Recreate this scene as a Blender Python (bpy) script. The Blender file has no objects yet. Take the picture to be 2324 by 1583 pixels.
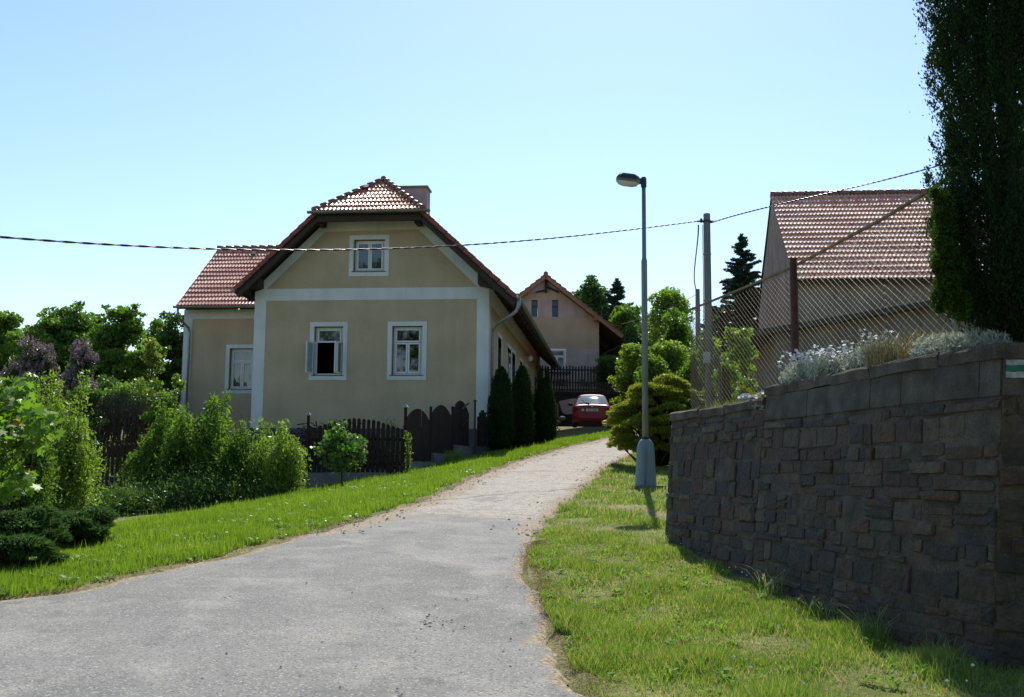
import bpy, math, random
import numpy as np
from math import sin, cos, pi, radians, sqrt, atan2
from mathutils import Matrix, Vector
random.seed(7); RNG = np.random.default_rng(11)
R_ = random.uniform
scene = bpy.context.scene

# ---------------------------------------------------------------- camera
FPX = 3902.35 / (3775 / 2324)          # focal length in pixels of a 2324 px wide picture
PITCH, ROLL, EYE = radians(6.588), radians(.447), 1.6
FW = np.array([0, cos(PITCH), sin(PITCH)]); UP = np.array([0, -sin(PITCH), cos(PITCH)]); RT = np.array([1., 0, 0])
cd = bpy.data.cameras.new("camera"); cam = bpy.data.objects.new("camera", cd); scene.collection.objects.link(cam)
cd.sensor_width = 36; cd.lens = 36 * FPX / 2324; cd.clip_start = .1; cd.clip_end = 3000
cr = RT * cos(ROLL) + UP * sin(ROLL); cu = -RT * sin(ROLL) + UP * cos(ROLL)
cam.matrix_world = Matrix(((cr[0], cu[0], -FW[0], 0), (cr[1], cu[1], -FW[1], 0), (cr[2], cu[2], -FW[2], EYE), (0, 0, 0, 1)))
scene.camera = cam

# ---------------------------------------------------------------- sky, sun, exposure
SUN_EL, SUN_AZ = 45.5, 6.0              # azimuth clockwise from +Y
world = bpy.data.worlds.new("World"); scene.world = world; world.use_nodes = True
wn = world.node_tree; wn.nodes.clear()
sky = wn.nodes.new("ShaderNodeTexSky"); sky.sky_type = 'NISHITA'; sky.sun_disc = False
sky.sun_elevation = radians(SUN_EL); sky.sun_rotation = radians(SUN_AZ)
sky.air_density = 1.2; sky.dust_density = .3; sky.ozone_density = 4.0; sky.altitude = 0
bg = wn.nodes.new("ShaderNodeBackground"); bg.inputs[1].default_value = .125
wo = wn.nodes.new("ShaderNodeOutputWorld")
wn.links.new(sky.outputs[0], bg.inputs[0]); wn.links.new(bg.outputs[0], wo.inputs[0])
sd = bpy.data.lights.new("sun", 'SUN'); sun = bpy.data.objects.new("sun", sd); scene.collection.objects.link(sun)
sd.energy = 5.0; sd.angle = radians(.5); sd.color = (1, .95, .86)
sv = Vector((sin(radians(SUN_AZ)) * cos(radians(SUN_EL)), cos(radians(SUN_AZ)) * cos(radians(SUN_EL)), sin(radians(SUN_EL))))
sun.rotation_euler = sv.to_track_quat('Z', 'Y').to_euler(); sun.location = (0, 0, 30)
scene.view_settings.view_transform = 'Standard'; scene.view_settings.look = 'None'
scene.view_settings.exposure = .45; scene.view_settings.gamma = 1
scene.cycles.max_bounces = 8; scene.cycles.transparent_max_bounces = 16
try: scene.cycles.use_denoising = True
except Exception: pass

# ---------------------------------------------------------------- helpers
def ray(vx, vy):
    a = vx - 1162; b = vy - 791.5
    x = a * cos(ROLL) + b * sin(ROLL); y = -a * sin(ROLL) + b * cos(ROLL)
    d = RT * x / FPX - UP * y / FPX + FW
    return d / d[1]
def at(vx, vy, Y): return np.array([0, 0, EYE]) + ray(vx, vy) * Y      # the point a distance Y up the lane

def lane_z(Y):
    Y = np.asarray(Y, float)
    return np.where(Y < 60, .056 * Y + .0004 * Y * Y, 4.8 + .1 * (np.minimum(Y, 90) - 60) + .02 * (np.maximum(Y, 90) - 90))
XLp = np.array([(-30, -30), (0, -24), (4, -17), (6, -11), (7, -7.2), (8, -5.0), (8.8, -4.15), (9.38, -3.67), (11.04, -3.11), (12.1, -2.77), (14.5, -2.14), (17.3, -1.49),
                (22.3, -.82), (27.9, .22), (34, 1.75), (41, 4.07), (48, 7.2), (56, 11)])
XRp = np.array([(-30, 1.6), (0, 1.2), (4, .62), (6, .43), (6.8, .37), (8.3, .28), (10.7, .18), (11.6, .18), (14.7, .49), (17.5, .94), (21.4, 1.6), (25.8, 2.35),
                (30.1, 3.4), (36, 5.4), (41, 7.4), (48, 10.6), (56, 14.6)])
def XL(Y): return np.interp(Y, XLp[:, 0], XLp[:, 1])
def XR(Y): return np.interp(Y, XRp[:, 0], XRp[:, 1])
def ground_z(X, Y, bump=True):
    X = np.asarray(X, float); Y = np.asarray(Y, float)
    z = lane_z(Y)
    d = np.maximum(XL(Y) - .8 - X, 0); r = np.clip((Y - 7) / 16, 0, 1)
    z = z - r * (.16 * np.minimum(d, 4.5) + .08 * np.clip(d - 4.5, 0, 6))
    onroad = (X > XL(Y) + .06) & (X < XR(Y) - .06) & (Y < 56)
    if bump:
        z = z + np.where(onroad, 0, .02 * np.sin(X * 2.1 + Y) * np.sin(Y * 1.7 - X * .6) + .015)
    return z - np.where(onroad, .06, 0)

class MB:
    def __init__(s): s.v = []; s.f = []; s.n = 0; s.mi = []
    def add(s, v, f, m=0):
        v = np.asarray(v, float).reshape(-1, 3); s.v.append(v)
        for q in f: s.f.append(tuple(int(i) + s.n for i in q)); s.mi.append(m)
        s.n += len(v); return s
    def box(s, c, d, rot=0, m=0, axes=None):
        c = np.asarray(c, float); hx, hy, hz = np.asarray(d, float) / 2
        if axes is None: ax = np.array([[cos(rot), sin(rot), 0], [-sin(rot), cos(rot), 0], [0, 0, 1.]])
        else: ax = np.asarray(axes, float)
        pts = [c + ax[0] * hx * i + ax[1] * hy * j + ax[2] * hz * k for k in (-1, 1) for j in (-1, 1) for i in (-1, 1)]
        return s.add(pts, [(0, 2, 3, 1), (4, 5, 7, 6), (0, 1, 5, 4), (2, 6, 7, 3), (0, 4, 6, 2), (1, 3, 7, 5)], m)
    def bar(s, a, b, w, h, up=(0, 0, 1), m=0):
        a = np.asarray(a, float); b = np.asarray(b, float); d = b - a; L = np.linalg.norm(d); d = d / L
        u = np.asarray(up, float); u = u - d * (u @ d); u /= np.linalg.norm(u); r = np.cross(d, u)
        return s.box((a + b) / 2, (L, w, h), axes=[d, r, u], m=m)
    def tube(s, P, rad, k=8, cap=True, m=0):
        P = np.asarray(P, float); n = len(P); rad = np.broadcast_to(np.asarray(rad, float), (n,))
        T = np.gradient(P, axis=0); T /= np.linalg.norm(T, axis=1)[:, None] + 1e-12
        u = np.cross(T[0], (0, 0, 1.)); 
        if np.linalg.norm(u) < 1e-3: u = np.cross(T[0], (1., 0, 0))
        u /= np.linalg.norm(u); V = []
        for i in range(n):
            u = u - T[i] * (u @ T[i]); u /= np.linalg.norm(u) + 1e-12; w = np.cross(T[i], u)
            for j in range(k):
                a = 2 * pi * j / k; V.append(P[i] + rad[i] * (cos(a) * u + sin(a) * w))
        F = [(i * k + j, i * k + (j + 1) % k, (i + 1) * k + (j + 1) % k, (i + 1) * k + j) for i in range(n - 1) for j in range(k)]
        if cap: F += [tuple(range(k))[::-1], tuple((n - 1) * k + j for j in range(k))]
        return s.add(V, F, m)
    def prism(s, poly, d, m=0):
        poly = np.asarray(poly, float); d = np.asarray(d, float); n = len(poly)
        return s.add(np.vstack([poly, poly + d]), [tuple(range(n))[::-1], tuple(range(n, 2 * n))] + [(i, (i + 1) % n, (i + 1) % n + n, i + n) for i in range(n)], m)
    def lathe(s, c, prof, k=20, m=0):
        c = np.asarray(c, float); V = [c + np.array([r * cos(2 * pi * j / k), r * sin(2 * pi * j / k), z]) for r, z in prof for j in range(k)]
        n = len(prof)
        F = [(i * k + j, i * k + (j + 1) % k, (i + 1) * k + (j + 1) % k, (i + 1) * k + j) for i in range(n - 1) for j in range(k)]
        F += [tuple(range(k))[::-1], tuple((n - 1) * k + j for j in range(k))]
        return s.add(V, F, m)
    def build(s, name, mat, parent=None, smooth=False, base=None):
        return mk(name, np.vstack(s.v), s.f, mat, parent, smooth, base, s.mi)

def rootloc(p):
    while p.parent: p = p.parent
    return np.array(p.location)
def mk(name, V, F, mat, parent=None, smooth=False, base=None, mi=None):
    V = np.asarray(V, float)
    o = None
    if parent is not None: off = rootloc(parent)
    else: off = np.zeros(3) if base is None else np.asarray(base, float)
    V = V - off
    me = bpy.data.meshes.new(name)
    if isinstance(F, np.ndarray):
        n, k = F.shape
        me.vertices.add(len(V)); me.vertices.foreach_set("co", V.astype(np.float32).ravel())
        me.loops.add(n * k); me.loops.foreach_set("vertex_index", F.astype(np.int32).ravel())
        me.polygons.add(n); me.polygons.foreach_set("loop_start", (np.arange(n) * k).astype(np.int32))
        try: me.polygons.foreach_set("loop_total", np.full(n, k, np.int32))
        except Exception: pass
        me.update(calc_edges=True)
    else:
        me.from_pydata(V.tolist(), [], F); me.update()
    mats = mat if isinstance(mat, (list, tuple)) else [mat]
    for m_ in mats: me.materials.append(m_)
    if mi is not None and len(mats) > 1: me.polygons.foreach_set("material_index", np.array(mi, np.int32))
    if smooth: me.polygons.foreach_set("use_smooth", np.ones(len(me.polygons), bool))
    o = bpy.data.objects.new(name, me); scene.collection.objects.link(o)
    if parent is not None: o.parent = parent
    else: o.location = off
    return o
def tag(o, label=None, cat=None, group=None, kind=None):
    if label: o["label"] = label
    if cat: o["category"] = cat
    if group: o["group"] = group
    if kind: o["kind"] = kind
    return o
def thing(name, label, cat, loc, group=None):
    o = bpy.data.objects.new(name, None); scene.collection.objects.link(o); o.empty_display_size = .3
    o.location = tuple(float(a) for a in loc); return tag(o, label, cat, group)

# ---------------------------------------------------------------- materials
def lin(c): return tuple(c) + (1,)
def PM(name, c1, c2=None, scale=4., rough=.8, bump=0., bscale=None, metal=0., spec=.4, detail=6, stretch=None, contrast=(.35, .65), coat=0, fine=None):
    m = bpy.data.materials.new(name); m.use_nodes = True; nt = m.node_tree; b = nt.nodes["Principled BSDF"]
    b.inputs["Roughness"].default_value = rough; b.inputs["Metallic"].default_value = metal
    b.inputs["Specular IOR Level"].default_value = spec
    if coat: b.inputs["Coat Weight"].default_value = coat; b.inputs["Coat Roughness"].default_value = .05
    b.inputs["Base Color"].default_value = lin(c1)
    if c2 is not None or bump:
        tc = nt.nodes.new("ShaderNodeTexCoord"); src = tc.outputs["Object"]
        if stretch:
            mp = nt.nodes.new("ShaderNodeMapping"); mp.inputs["Scale"].default_value = stretch; nt.links.new(src, mp.inputs[0]); src = mp.outputs[0]
    if c2 is not None:
        n = nt.nodes.new("ShaderNodeTexNoise"); n.inputs["Scale"].default_value = scale; n.inputs["Detail"].default_value = detail
        nt.links.new(src, n.inputs[0]); mr = nt.nodes.new("ShaderNodeMapRange"); mr.inputs[1].default_value, mr.inputs[2].default_value = contrast
        nt.links.new(n.outputs[0], mr.inputs[0]); mx = nt.nodes.new("ShaderNodeMix"); mx.data_type = 'RGBA'
        mx.inputs[6].default_value = lin(c1); mx.inputs[7].default_value = lin(c2); nt.links.new(mr.outputs[0], mx.inputs[0])
        outc = mx.outputs[2]
        if fine:
            n3 = nt.nodes.new("ShaderNodeTexNoise"); n3.inputs["Scale"].default_value = fine[0]; n3.inputs["Detail"].default_value = 3; nt.links.new(src, n3.inputs[0])
            mr3 = nt.nodes.new("ShaderNodeMapRange"); mr3.inputs[1].default_value = .3; mr3.inputs[2].default_value = .7; mr3.inputs[3].default_value = 1 - fine[1]; mr3.inputs[4].default_value = 1 + fine[1]
            nt.links.new(n3.outputs[0], mr3.inputs[0]); vm = nt.nodes.new("ShaderNodeVectorMath"); vm.operation = 'SCALE'
            nt.links.new(outc, vm.inputs[0]); nt.links.new(mr3.outputs[0], vm.inputs["Scale"]); outc = vm.outputs[0]
        nt.links.new(outc, b.inputs["Base Color"])
    if bump:
        n2 = nt.nodes.new("ShaderNodeTexNoise"); n2.inputs["Scale"].default_value = bscale or scale * 4; n2.inputs["Detail"].default_value = 4
        nt.links.new(src, n2.inputs[0]); bp = nt.nodes.new("ShaderNodeBump"); bp.inputs["Strength"].default_value = bump; bp.inputs["Distance"].default_value = .02
        nt.links.new(n2.outputs[0], bp.inputs["Height"]); nt.links.new(bp.outputs[0], b.inputs["Normal"])
    return m
def LEAF(name, c1, c2, trans=.45, tint=(1.25, 1.3, .6), rough=.45, gloss=.5, nscale=1.2, wild=None):
    m = bpy.data.materials.new(name); m.use_nodes = True; nt = m.node_tree; b = nt.nodes["Principled BSDF"]; out = nt.nodes["Material Output"]
    b.inputs["Roughness"].default_value = rough; b.inputs["Specular IOR Level"].default_value = gloss
    g = nt.nodes.new("ShaderNodeNewGeometry"); tc = nt.nodes.new("ShaderNodeTexCoord")
    n = nt.nodes.new("ShaderNodeTexNoise"); n.inputs["Scale"].default_value = nscale; n.inputs["Detail"].default_value = 2; nt.links.new(tc.outputs["Object"], n.inputs[0])
    ad = nt.nodes.new("ShaderNodeMath"); ad.operation = 'MULTIPLY_ADD'; nt.links.new(g.outputs["Random Per Island"], ad.inputs[0]); ad.inputs[1].default_value = .7
    mr = nt.nodes.new("ShaderNodeMapRange"); mr.inputs[1].default_value = .35; mr.inputs[2].default_value = .65; mr.inputs[3].default_value = 0; mr.inputs[4].default_value = .3
    nt.links.new(n.outputs[0], mr.inputs[0]); nt.links.new(mr.outputs[0], ad.inputs[2])
    mx = nt.nodes.new("ShaderNodeMix"); mx.data_type = 'RGBA'; mx.inputs[6].default_value = lin(c1); mx.inputs[7].default_value = lin(c2); nt.links.new(ad.outputs[0], mx.inputs[0])
    col = mx.outputs[2]
    if wild:
        gt = nt.nodes.new("ShaderNodeMath"); gt.operation = 'GREATER_THAN'; gt.inputs[1].default_value = 1 - wild[1]; nt.links.new(g.outputs["Random Per Island"], gt.inputs[0])
        m3 = nt.nodes.new("ShaderNodeMix"); m3.data_type = 'RGBA'; m3.inputs[7].default_value = lin(wild[0]); nt.links.new(gt.outputs[0], m3.inputs[0]); nt.links.new(col, m3.inputs[6]); col = m3.outputs[2]
    nt.links.new(col, b.inputs["Base Color"])
    tr = nt.nodes.new("ShaderNodeBsdfTranslucent"); vm = nt.nodes.new("ShaderNodeVectorMath"); vm.operation = 'MULTIPLY'; vm.inputs[1].default_value = tint
    nt.links.new(col, vm.inputs[0]); nt.links.new(vm.outputs[0], tr.inputs[0])
    ms = nt.nodes.new("ShaderNodeMixShader"); ms.inputs[0].default_value = trans
    nt.links.new(b.outputs[0], ms.inputs[1]); nt.links.new(tr.outputs[0], ms.inputs[2]); nt.links.new(ms.outputs[0], out.inputs[0])
    return m
def GLASS(name, tint=(.8, .85, .85), keep=.75):
    m = bpy.data.materials.new(name); m.use_nodes = True; nt = m.node_tree; nt.nodes.clear()
    out = nt.nodes.new("ShaderNodeOutputMaterial"); tr = nt.nodes.new("ShaderNodeBsdfTransparent"); gl = nt.nodes.new("ShaderNodeBsdfGlossy")
    tr.inputs[0].default_value = lin(np.array(tint) * keep); gl.inputs["Roughness"].default_value = .03; gl.inputs[0].default_value = (1, 1, 1, 1)
    fr = nt.nodes.new("ShaderNodeFresnel"); fr.inputs[0].default_value = 1.6; mu = nt.nodes.new("ShaderNodeMath"); mu.operation = 'MULTIPLY'; mu.inputs[1].default_value = 1.6; mu.use_clamp = True
    nt.links.new(fr.outputs[0], mu.inputs[0]); ms = nt.nodes.new("ShaderNodeMixShader")
    nt.links.new(mu.outputs[0], ms.inputs[0]); nt.links.new(tr.outputs[0], ms.inputs[1]); nt.links.new(gl.outputs[0], ms.inputs[2]); nt.links.new(ms.outputs[0], out.inputs[0])
    return m
M = {}
M['beige'] = PM('beige_render', (.51, .415, .27), (.435, .355, .23), .9, .95, .5, 60, fine=(45, .10), spec=.1)
def streaks(m, amt=.16, dark=(.16, .14, .10)):
    """dirt washed down a rendered wall in irregular vertical streaks"""
    nt = m.node_tree; b = nt.nodes["Principled BSDF"]; src = b.inputs["Base Color"].links[0].from_socket; tc = nt.nodes.new("ShaderNodeTexCoord"); mp = nt.nodes.new("ShaderNodeMapping"); mp.inputs["Scale"].default_value = (2.2, 2.2, .22)
    n = nt.nodes.new("ShaderNodeTexNoise"); n.inputs["Scale"].default_value = 1.6; n.inputs["Detail"].default_value = 7; n.inputs["Roughness"].default_value = .65; nt.links.new(tc.outputs["Object"], mp.inputs[0]); nt.links.new(mp.outputs[0], n.inputs[0])
    mr = nt.nodes.new("ShaderNodeMapRange"); mr.inputs[1].default_value = .48; mr.inputs[2].default_value = .72; mr.inputs[4].default_value = amt * 3; nt.links.new(n.outputs[0], mr.inputs[0])
    mx = nt.nodes.new("ShaderNodeMix"); mx.data_type = 'RGBA'; mx.inputs[7].default_value = lin(dark); nt.links.new(mr.outputs[0], mx.inputs[0]); nt.links.new(src, mx.inputs[6]); nt.links.new(mx.outputs[2], b.inputs["Base Color"])
streaks(M['beige'], .05, (.26, .21, .13))
M['trim'] = PM('white_render', (.68, .71, .68), (.59, .625, .60), 1.2, .95, .3, 60, fine=(40, .06), spec=.1)
streaks(M['trim'], .05, (.22, .23, .21))
M['plinth'] = PM('dark_plinth', (.07, .07, .08), (.1, .1, .1), 3, .9, .4, 40)
M['darkwood'] = PM('dark_brown_wood', (.028, .018, .013), (.045, .03, .02), 6, .7, .3, 20, stretch=(1, 1, 4))
M['fencewood'] = PM('fence_wood', (.045, .028, .020), (.026, .018, .014), 5, .85, .3, 30, spec=.15)
M['woodframe'] = PM('white_paint', (.68, .70, .68), (.6, .62, .62), 8, .45)
M['sill'] = PM('dark_sill', (.05, .045, .045), None, rough=.5)
M['zinc'] = PM('zinc', (.30, .33, .33), (.2, .23, .23), 5, .45, metal=.7)
M['zincold'] = PM('zinc_patina', (.24, .28, .24), (.15, .18, .15), 4, .5, metal=.5)
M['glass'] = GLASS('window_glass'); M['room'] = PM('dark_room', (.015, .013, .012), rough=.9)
M['curtain'] = LEAF('curtain_cloth', (.6, .6, .58), (.5, .5, .48), .4, (1, 1, 1), .9, .1)
def TILE(name, c1, c2, rough, c3=None, vs=3.0, spec=.5):
    m = PM(name, c1, c2, 2.5, rough, .12, 30, contrast=(.3, .7), fine=(8, .32), spec=spec)
    return m
M['tile'] = TILE('red_tile', (.42, .14, .075), (.52, .21, .12), .36, spec=.6)
M['tileold'] = TILE('old_red_tile', (.58, .27, .19), (.66, .42, .31), .5, spec=.4)
M['ridge'] = PM('ridge_tile', (.15, .075, .055), (.21, .11, .08), 4, .4, .1, 20)
M['verge'] = PM('verge_tile', (.28, .075, .04), (.20, .05, .03), 6, .6)
M['chimney'] = PM('chimney_render', (.36, .30, .29), (.30, .25, .24), 3, .9, .2, 40)
M['grey'] = PM('grey_render', (.50, .43, .36), (.40, .345, .29), 1.6, .95, .3, 30, spec=.1)
M['barn'] = PM('barn_render', (.34, .29, .22), (.25, .21, .16), 1.1, .95, .9, 14, fine=(12, .15), spec=.1)
M['annex'] = PM('annex_render', (.27, .23, .185), (.195, .165, .135), .9, .95, .4, 25, fine=(8, .12), spec=.1)
streaks(M['barn'], .2, (.06, .05, .045)); streaks(M['annex'], .2, (.08, .07, .06)); streaks(M['grey'], .12, (.2, .17, .16))
M['conc'] = PM('concrete', (.23, .22, .20), (.14, .135, .125), 3, .9, .5, 60, fine=(60, .2))
M['mosscap'] = PM('coping_concrete', (.12, .102, .078), (.052, .044, .034), 4, .95, .6, 70, fine=(70, .3))
M['block'] = PM('concrete_block', (.10, .088, .068), (.046, .040, .031), 5, .95, .5, 60, fine=(50, .2))
M['mortar'] = PM('mortar', (.105, .09, .066), (.042, .035, .026), 5, .95, .9, 50, fine=(60, .25))
M['galv'] = PM('galvanised_steel', (.15, .19, .21), (.22, .26, .28), 7, .5, metal=.55, stretch=(1, 1, .3))
M['lampgrey'] = PM('lamp_plastic', (.15, .205, .23), (.18, .24, .265), 5, .5)
M['dkmetal'] = PM('dark_metal', (.02, .03, .045), rough=.4)
M['black'] = PM('black_rubber', (.012, .012, .012), rough=.7)
M['pole'] = PM('concrete_pole', (.22, .225, .235), (.16, .165, .175), 3, .9, .2, 30, stretch=(1, 1, .2))
M['cable'] = PM('cable', (.03, .03, .035), rough=.35)
M['rust'] = PM('rusty_paint', (.085, .028, .02), (.05, .02, .015), 12, .7, .3, 50)
M['yelrust'] = PM('faded_yellow_steel', (.22, .17, .07), (.12, .075, .04), 10, .75, .2, 50)
M['wire'] = PM('fence_wire', (.24, .20, .12), (.13, .095, .05), 20, .5, metal=.4)
M['bark'] = PM('bark', (.06, .045, .032), (.035, .027, .02), 9, .95, .8, 25, stretch=(1, 1, .3))
M['twig'] = PM('dead_twigs', (.10, .075, .055), (.05, .038, .03), 8, .9)
M['soil'] = PM('soil', (.10, .07, .045), (.06, .045, .03), 4, .95, .8, 20)
M['white'] = PM('white_petals', (.75, .75, .74), rough=.6)
M['yellow'] = PM('yellow_petals', (.7, .55, .03), rough=.6)
M['pink'] = PM('pink_petals', (.6, .12, .16), rough=.6)
M['paintw'] = PM('trail_white', (.42, .43, .42), (.22, .23, .22), 14, .9)
M['paintg'] = PM('trail_green', (.02, .17, .11), (.02, .12, .08), 14, .9)
M['board'] = PM('pale_board', (.33, .37, .32), (.26, .30, .26), 3, .7)
M['newwood'] = PM('light_wood', (.35, .22, .11), (.25, .15, .08), 6, .7)
M['orangewood'] = PM('rafter_wood', (.33, .17, .09), (.25, .12, .07), 5, .7)
# foliage
M['lf_mid'] = LEAF('mid_green_leaves', (.075, .16, .02), (.15, .26, .035), .5)
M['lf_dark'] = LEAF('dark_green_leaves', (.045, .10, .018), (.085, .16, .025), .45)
M['lf_light'] = LEAF('light_green_leaves', (.13, .22, .03), (.2, .3, .045), .55)
M['lf_yel'] = LEAF('yellow_green_leaves', (.16, .22, .035), (.24, .3, .05), .5)
M['lf_maple'] = LEAF('maple_leaves', (.09, .19, .02), (.15, .27, .03), .55, gloss=.6, wild=((.3, .22, .06), .04))
M['lf_willow'] = LEAF('narrow_leaves', (.04, .09, .015), (.15, .25, .04), .55, rough=.6, gloss=.25)
M['lf_gloss'] = LEAF('glossy_leaves', (.05, .13, .02), (.1, .2, .03), .45, rough=.3, gloss=.8)
M['lf_lilac'] = LEAF('lilac_leaves', (.035, .06, .02), (.06, .09, .03), .35)
M['fl_lilac'] = LEAF('lilac_flowers', (.20, .15, .17), (.36, .28, .30), .35, (1, .95, 1), .8, .1)
M['nd_spruce'] = LEAF('spruce_needles', (.03, .07, .04), (.06, .11, .06), .2, (1, 1, .7))
M['nd_pine'] = LEAF('pine_needles', (.04, .08, .04), (.07, .11, .06), .2, (1, 1, .7))
M['nd_thuja'] = LEAF('thuja_sprays', (.014, .034, .010), (.035, .07, .018), .2, (1.1, 1.1, .6), .9, .08)
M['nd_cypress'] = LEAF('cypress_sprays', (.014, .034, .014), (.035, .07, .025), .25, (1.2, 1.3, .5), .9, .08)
M['nd_juniper'] = LEAF('gold_juniper_sprays', (.12, .17, .026), (.33, .37, .05), .45, (1.2, 1.15, .5))
M['nd_junidark'] = LEAF('dark_juniper_sprays', (.045, .10, .032), (.10, .18, .06), .3, (1.1, 1.1, .6), .8, .15)
M['lf_silver'] = LEAF('silver_leaves', (.32, .36, .29), (.52, .56, .48), .35, (1, 1, .9), .8, .2)
M['lf_dry'] = LEAF('dry_stems', (.14, .13, .06), (.22, .19, .1), .4, (1, 1, .8))
M['gr_left'] = LEAF('fresh_grass', (.10, .19, .018), (.23, .35, .05), .5, (1.25, 1.25, .5), .5, .4, .8)
M['gr_right'] = LEAF('bank_grass', (.10, .215, .025), (.25, .37, .07), .45, (1.2, 1.2, .6), .5, .4, .9, wild=((.44, .37, .21), .20))
M['weed'] = LEAF('weed_leaves', (.12, .24, .03), (.24, .38, .06), .45, rough=.7, gloss=.15)

def geo_mix(m, fn): fn(m.node_tree); return m
# ground: soil and thatch under the grass
M['ground'] = PM('grass_ground', (.11, .12, .035), (.24, .20, .105), 1.4, .95, .8, 18, fine=(22, .35), spec=.1)
M['terrace'] = PM('terrace_ground', (.07, .09, .03), (.10, .08, .05), 2, .95, .8, 18, fine=(16, .3), spec=.1)

def road_material():
    m = bpy.data.materials.new('road_asphalt'); m.use_nodes = True; nt = m.node_tree; N = nt.nodes; L = nt.links; b = N["Principled BSDF"]
    tc = N.new("ShaderNodeTexCoord"); src = tc.outputs["Object"]
    def noise(s, d=4, rough=.5, vec=None):
        n = N.new("ShaderNodeTexNoise"); n.inputs["Scale"].default_value = s; n.inputs["Detail"].default_value = d; n.inputs["Roughness"].default_value = rough; L.new(vec or src, n.inputs[0]); return n.outputs[0]
    def mrange(v, a, b_, c=0, d=1):
        n = N.new("ShaderNodeMapRange"); n.inputs[1].default_value = a; n.inputs[2].default_value = b_; n.inputs[3].default_value = c; n.inputs[4].default_value = d; L.new(v, n.inputs[0]); return n.outputs[0]
    def mix(f, a, b_):
        n = N.new("ShaderNodeMix"); n.data_type = 'RGBA'
        for sck, v in ((0, f), (6, a), (7, b_)):
            if isinstance(v, tuple): n.inputs[sck].default_value = lin(v)
            else: L.new(v, n.inputs[sck])
        return n.outputs[2]
    def math(op, a, b_):
        n = N.new("ShaderNodeMath"); n.operation = op
        for i, v in enumerate((a, b_)):
            if isinstance(v, (int, float)): n.inputs[i].default_value = v
            else: L.new(v, n.inputs[i])
        return n.outputs[0]
    asph = mix(mrange(noise(.9, 6, .65, ), .40, .60), (.165, .161, .148), (.215, .209, .192))
    pale = mix(mrange(noise(1.9, 3), .52, .7), asph, (.26, .247, .218)); dark = mix(mrange(noise(3.3, 4), .6, .75), pale, (.13, .127, .118))
    sp = N.new("ShaderNodeTexVoronoi"); sp.inputs["Scale"].default_value = 90; L.new(src, sp.inputs[0])
    sepc = N.new("ShaderNodeSeparateColor"); L.new(sp.outputs["Color"], sepc.inputs[0])
    near = mix(mrange(sepc.outputs[0], .9, .97), dark, (.36, .35, .32)); near = mix(mrange(sepc.outputs[1], .86, .95), near, (.10, .10, .10))
    vm = N.new("ShaderNodeVectorMath"); vm.operation = 'SCALE'; L.new(near, vm.inputs[0]); L.new(mrange(noise(45, 4, .7), .3, .7, .75, 1.25), vm.inputs["Scale"]); near = vm.outputs[0]
    # older, rougher surface further up
    mp = N.new("ShaderNodeMapping"); mp.inputs["Scale"].default_value = (1, 1.3, 1); L.new(src, mp.inputs[0])
    old = mix(mrange(noise(11, 9, .8, mp.outputs[0]), .36, .64), (.23, .205, .172), (.44, .39, .325))
    old = mix(mrange(noise(7, 7, .75), .54, .64), old, (.13, .12, .105)); old = mix(mrange(noise(1.1, 4, .6), .55, .7), old, (.22, .2, .18))
    sp2 = N.new("ShaderNodeTexVoronoi"); sp2.inputs["Scale"].default_value = 55; L.new(src, sp2.inputs[0]); sc2 = N.new("ShaderNodeSeparateColor"); L.new(sp2.outputs["Color"], sc2.inputs[0])
    old = mix(mrange(sc2.outputs[0], .9, .97), old, (.48, .44, .37)); old = mix(mrange(sc2.outputs[1], .93, .98), old, (.09, .085, .08))
    sx = N.new("ShaderNodeSeparateXYZ"); L.new(src, sx.inputs[0])
    yy = math('ADD', sx.outputs[1], math('MULTIPLY', math('ADD', noise(1.1, 5, .6), -.5), 5.0)); yy = math('ADD', yy, math('MULTIPLY', sx.outputs[0], .25))
    mask = mrange(yy, 14.3, 15.4)
    col = mix(mask, near, old)
    seam = math('MULTIPLY', mrange(yy, 14.35, 14.6), mrange(yy, 14.75, 15.0, 1, 0)); col = mix(math('MULTIPLY', seam, mrange(noise(2.5, 5, .7), .5, .75, 0, .5)), col, (.07, .065, .06))
    # sandy worn edges, stored on the mesh
    at_ = N.new("ShaderNodeAttribute"); at_.attribute_name = "edge"
    ef = mrange(math('ADD', at_.outputs["Fac"], math('MULTIPLY', math('ADD', noise(3.5, 6, .7), -.5), 1.3)), .30, .62)
    col = mix(ef, col, mix(mrange(noise(30, 4), .4, .6), (.17, .12, .075), (.36, .30, .21)))
    L.new(col, b.inputs["Base Color"]); b.inputs["Roughness"].default_value = .9; b.inputs["Specular IOR Level"].default_value = .2
    bp = N.new("ShaderNodeBump"); bp.inputs["Strength"].default_value = .55; bp.inputs["Distance"].default_value = .012
    h = math('ADD', noise(70, 4), math('MULTIPLY', math('MULTIPLY', noise(16, 6, .7), mask), 3.0)); L.new(h, bp.inputs["Height"]); L.new(bp.outputs[0], b.inputs["Normal"])
    return m
M['road'] = road_material()

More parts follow.
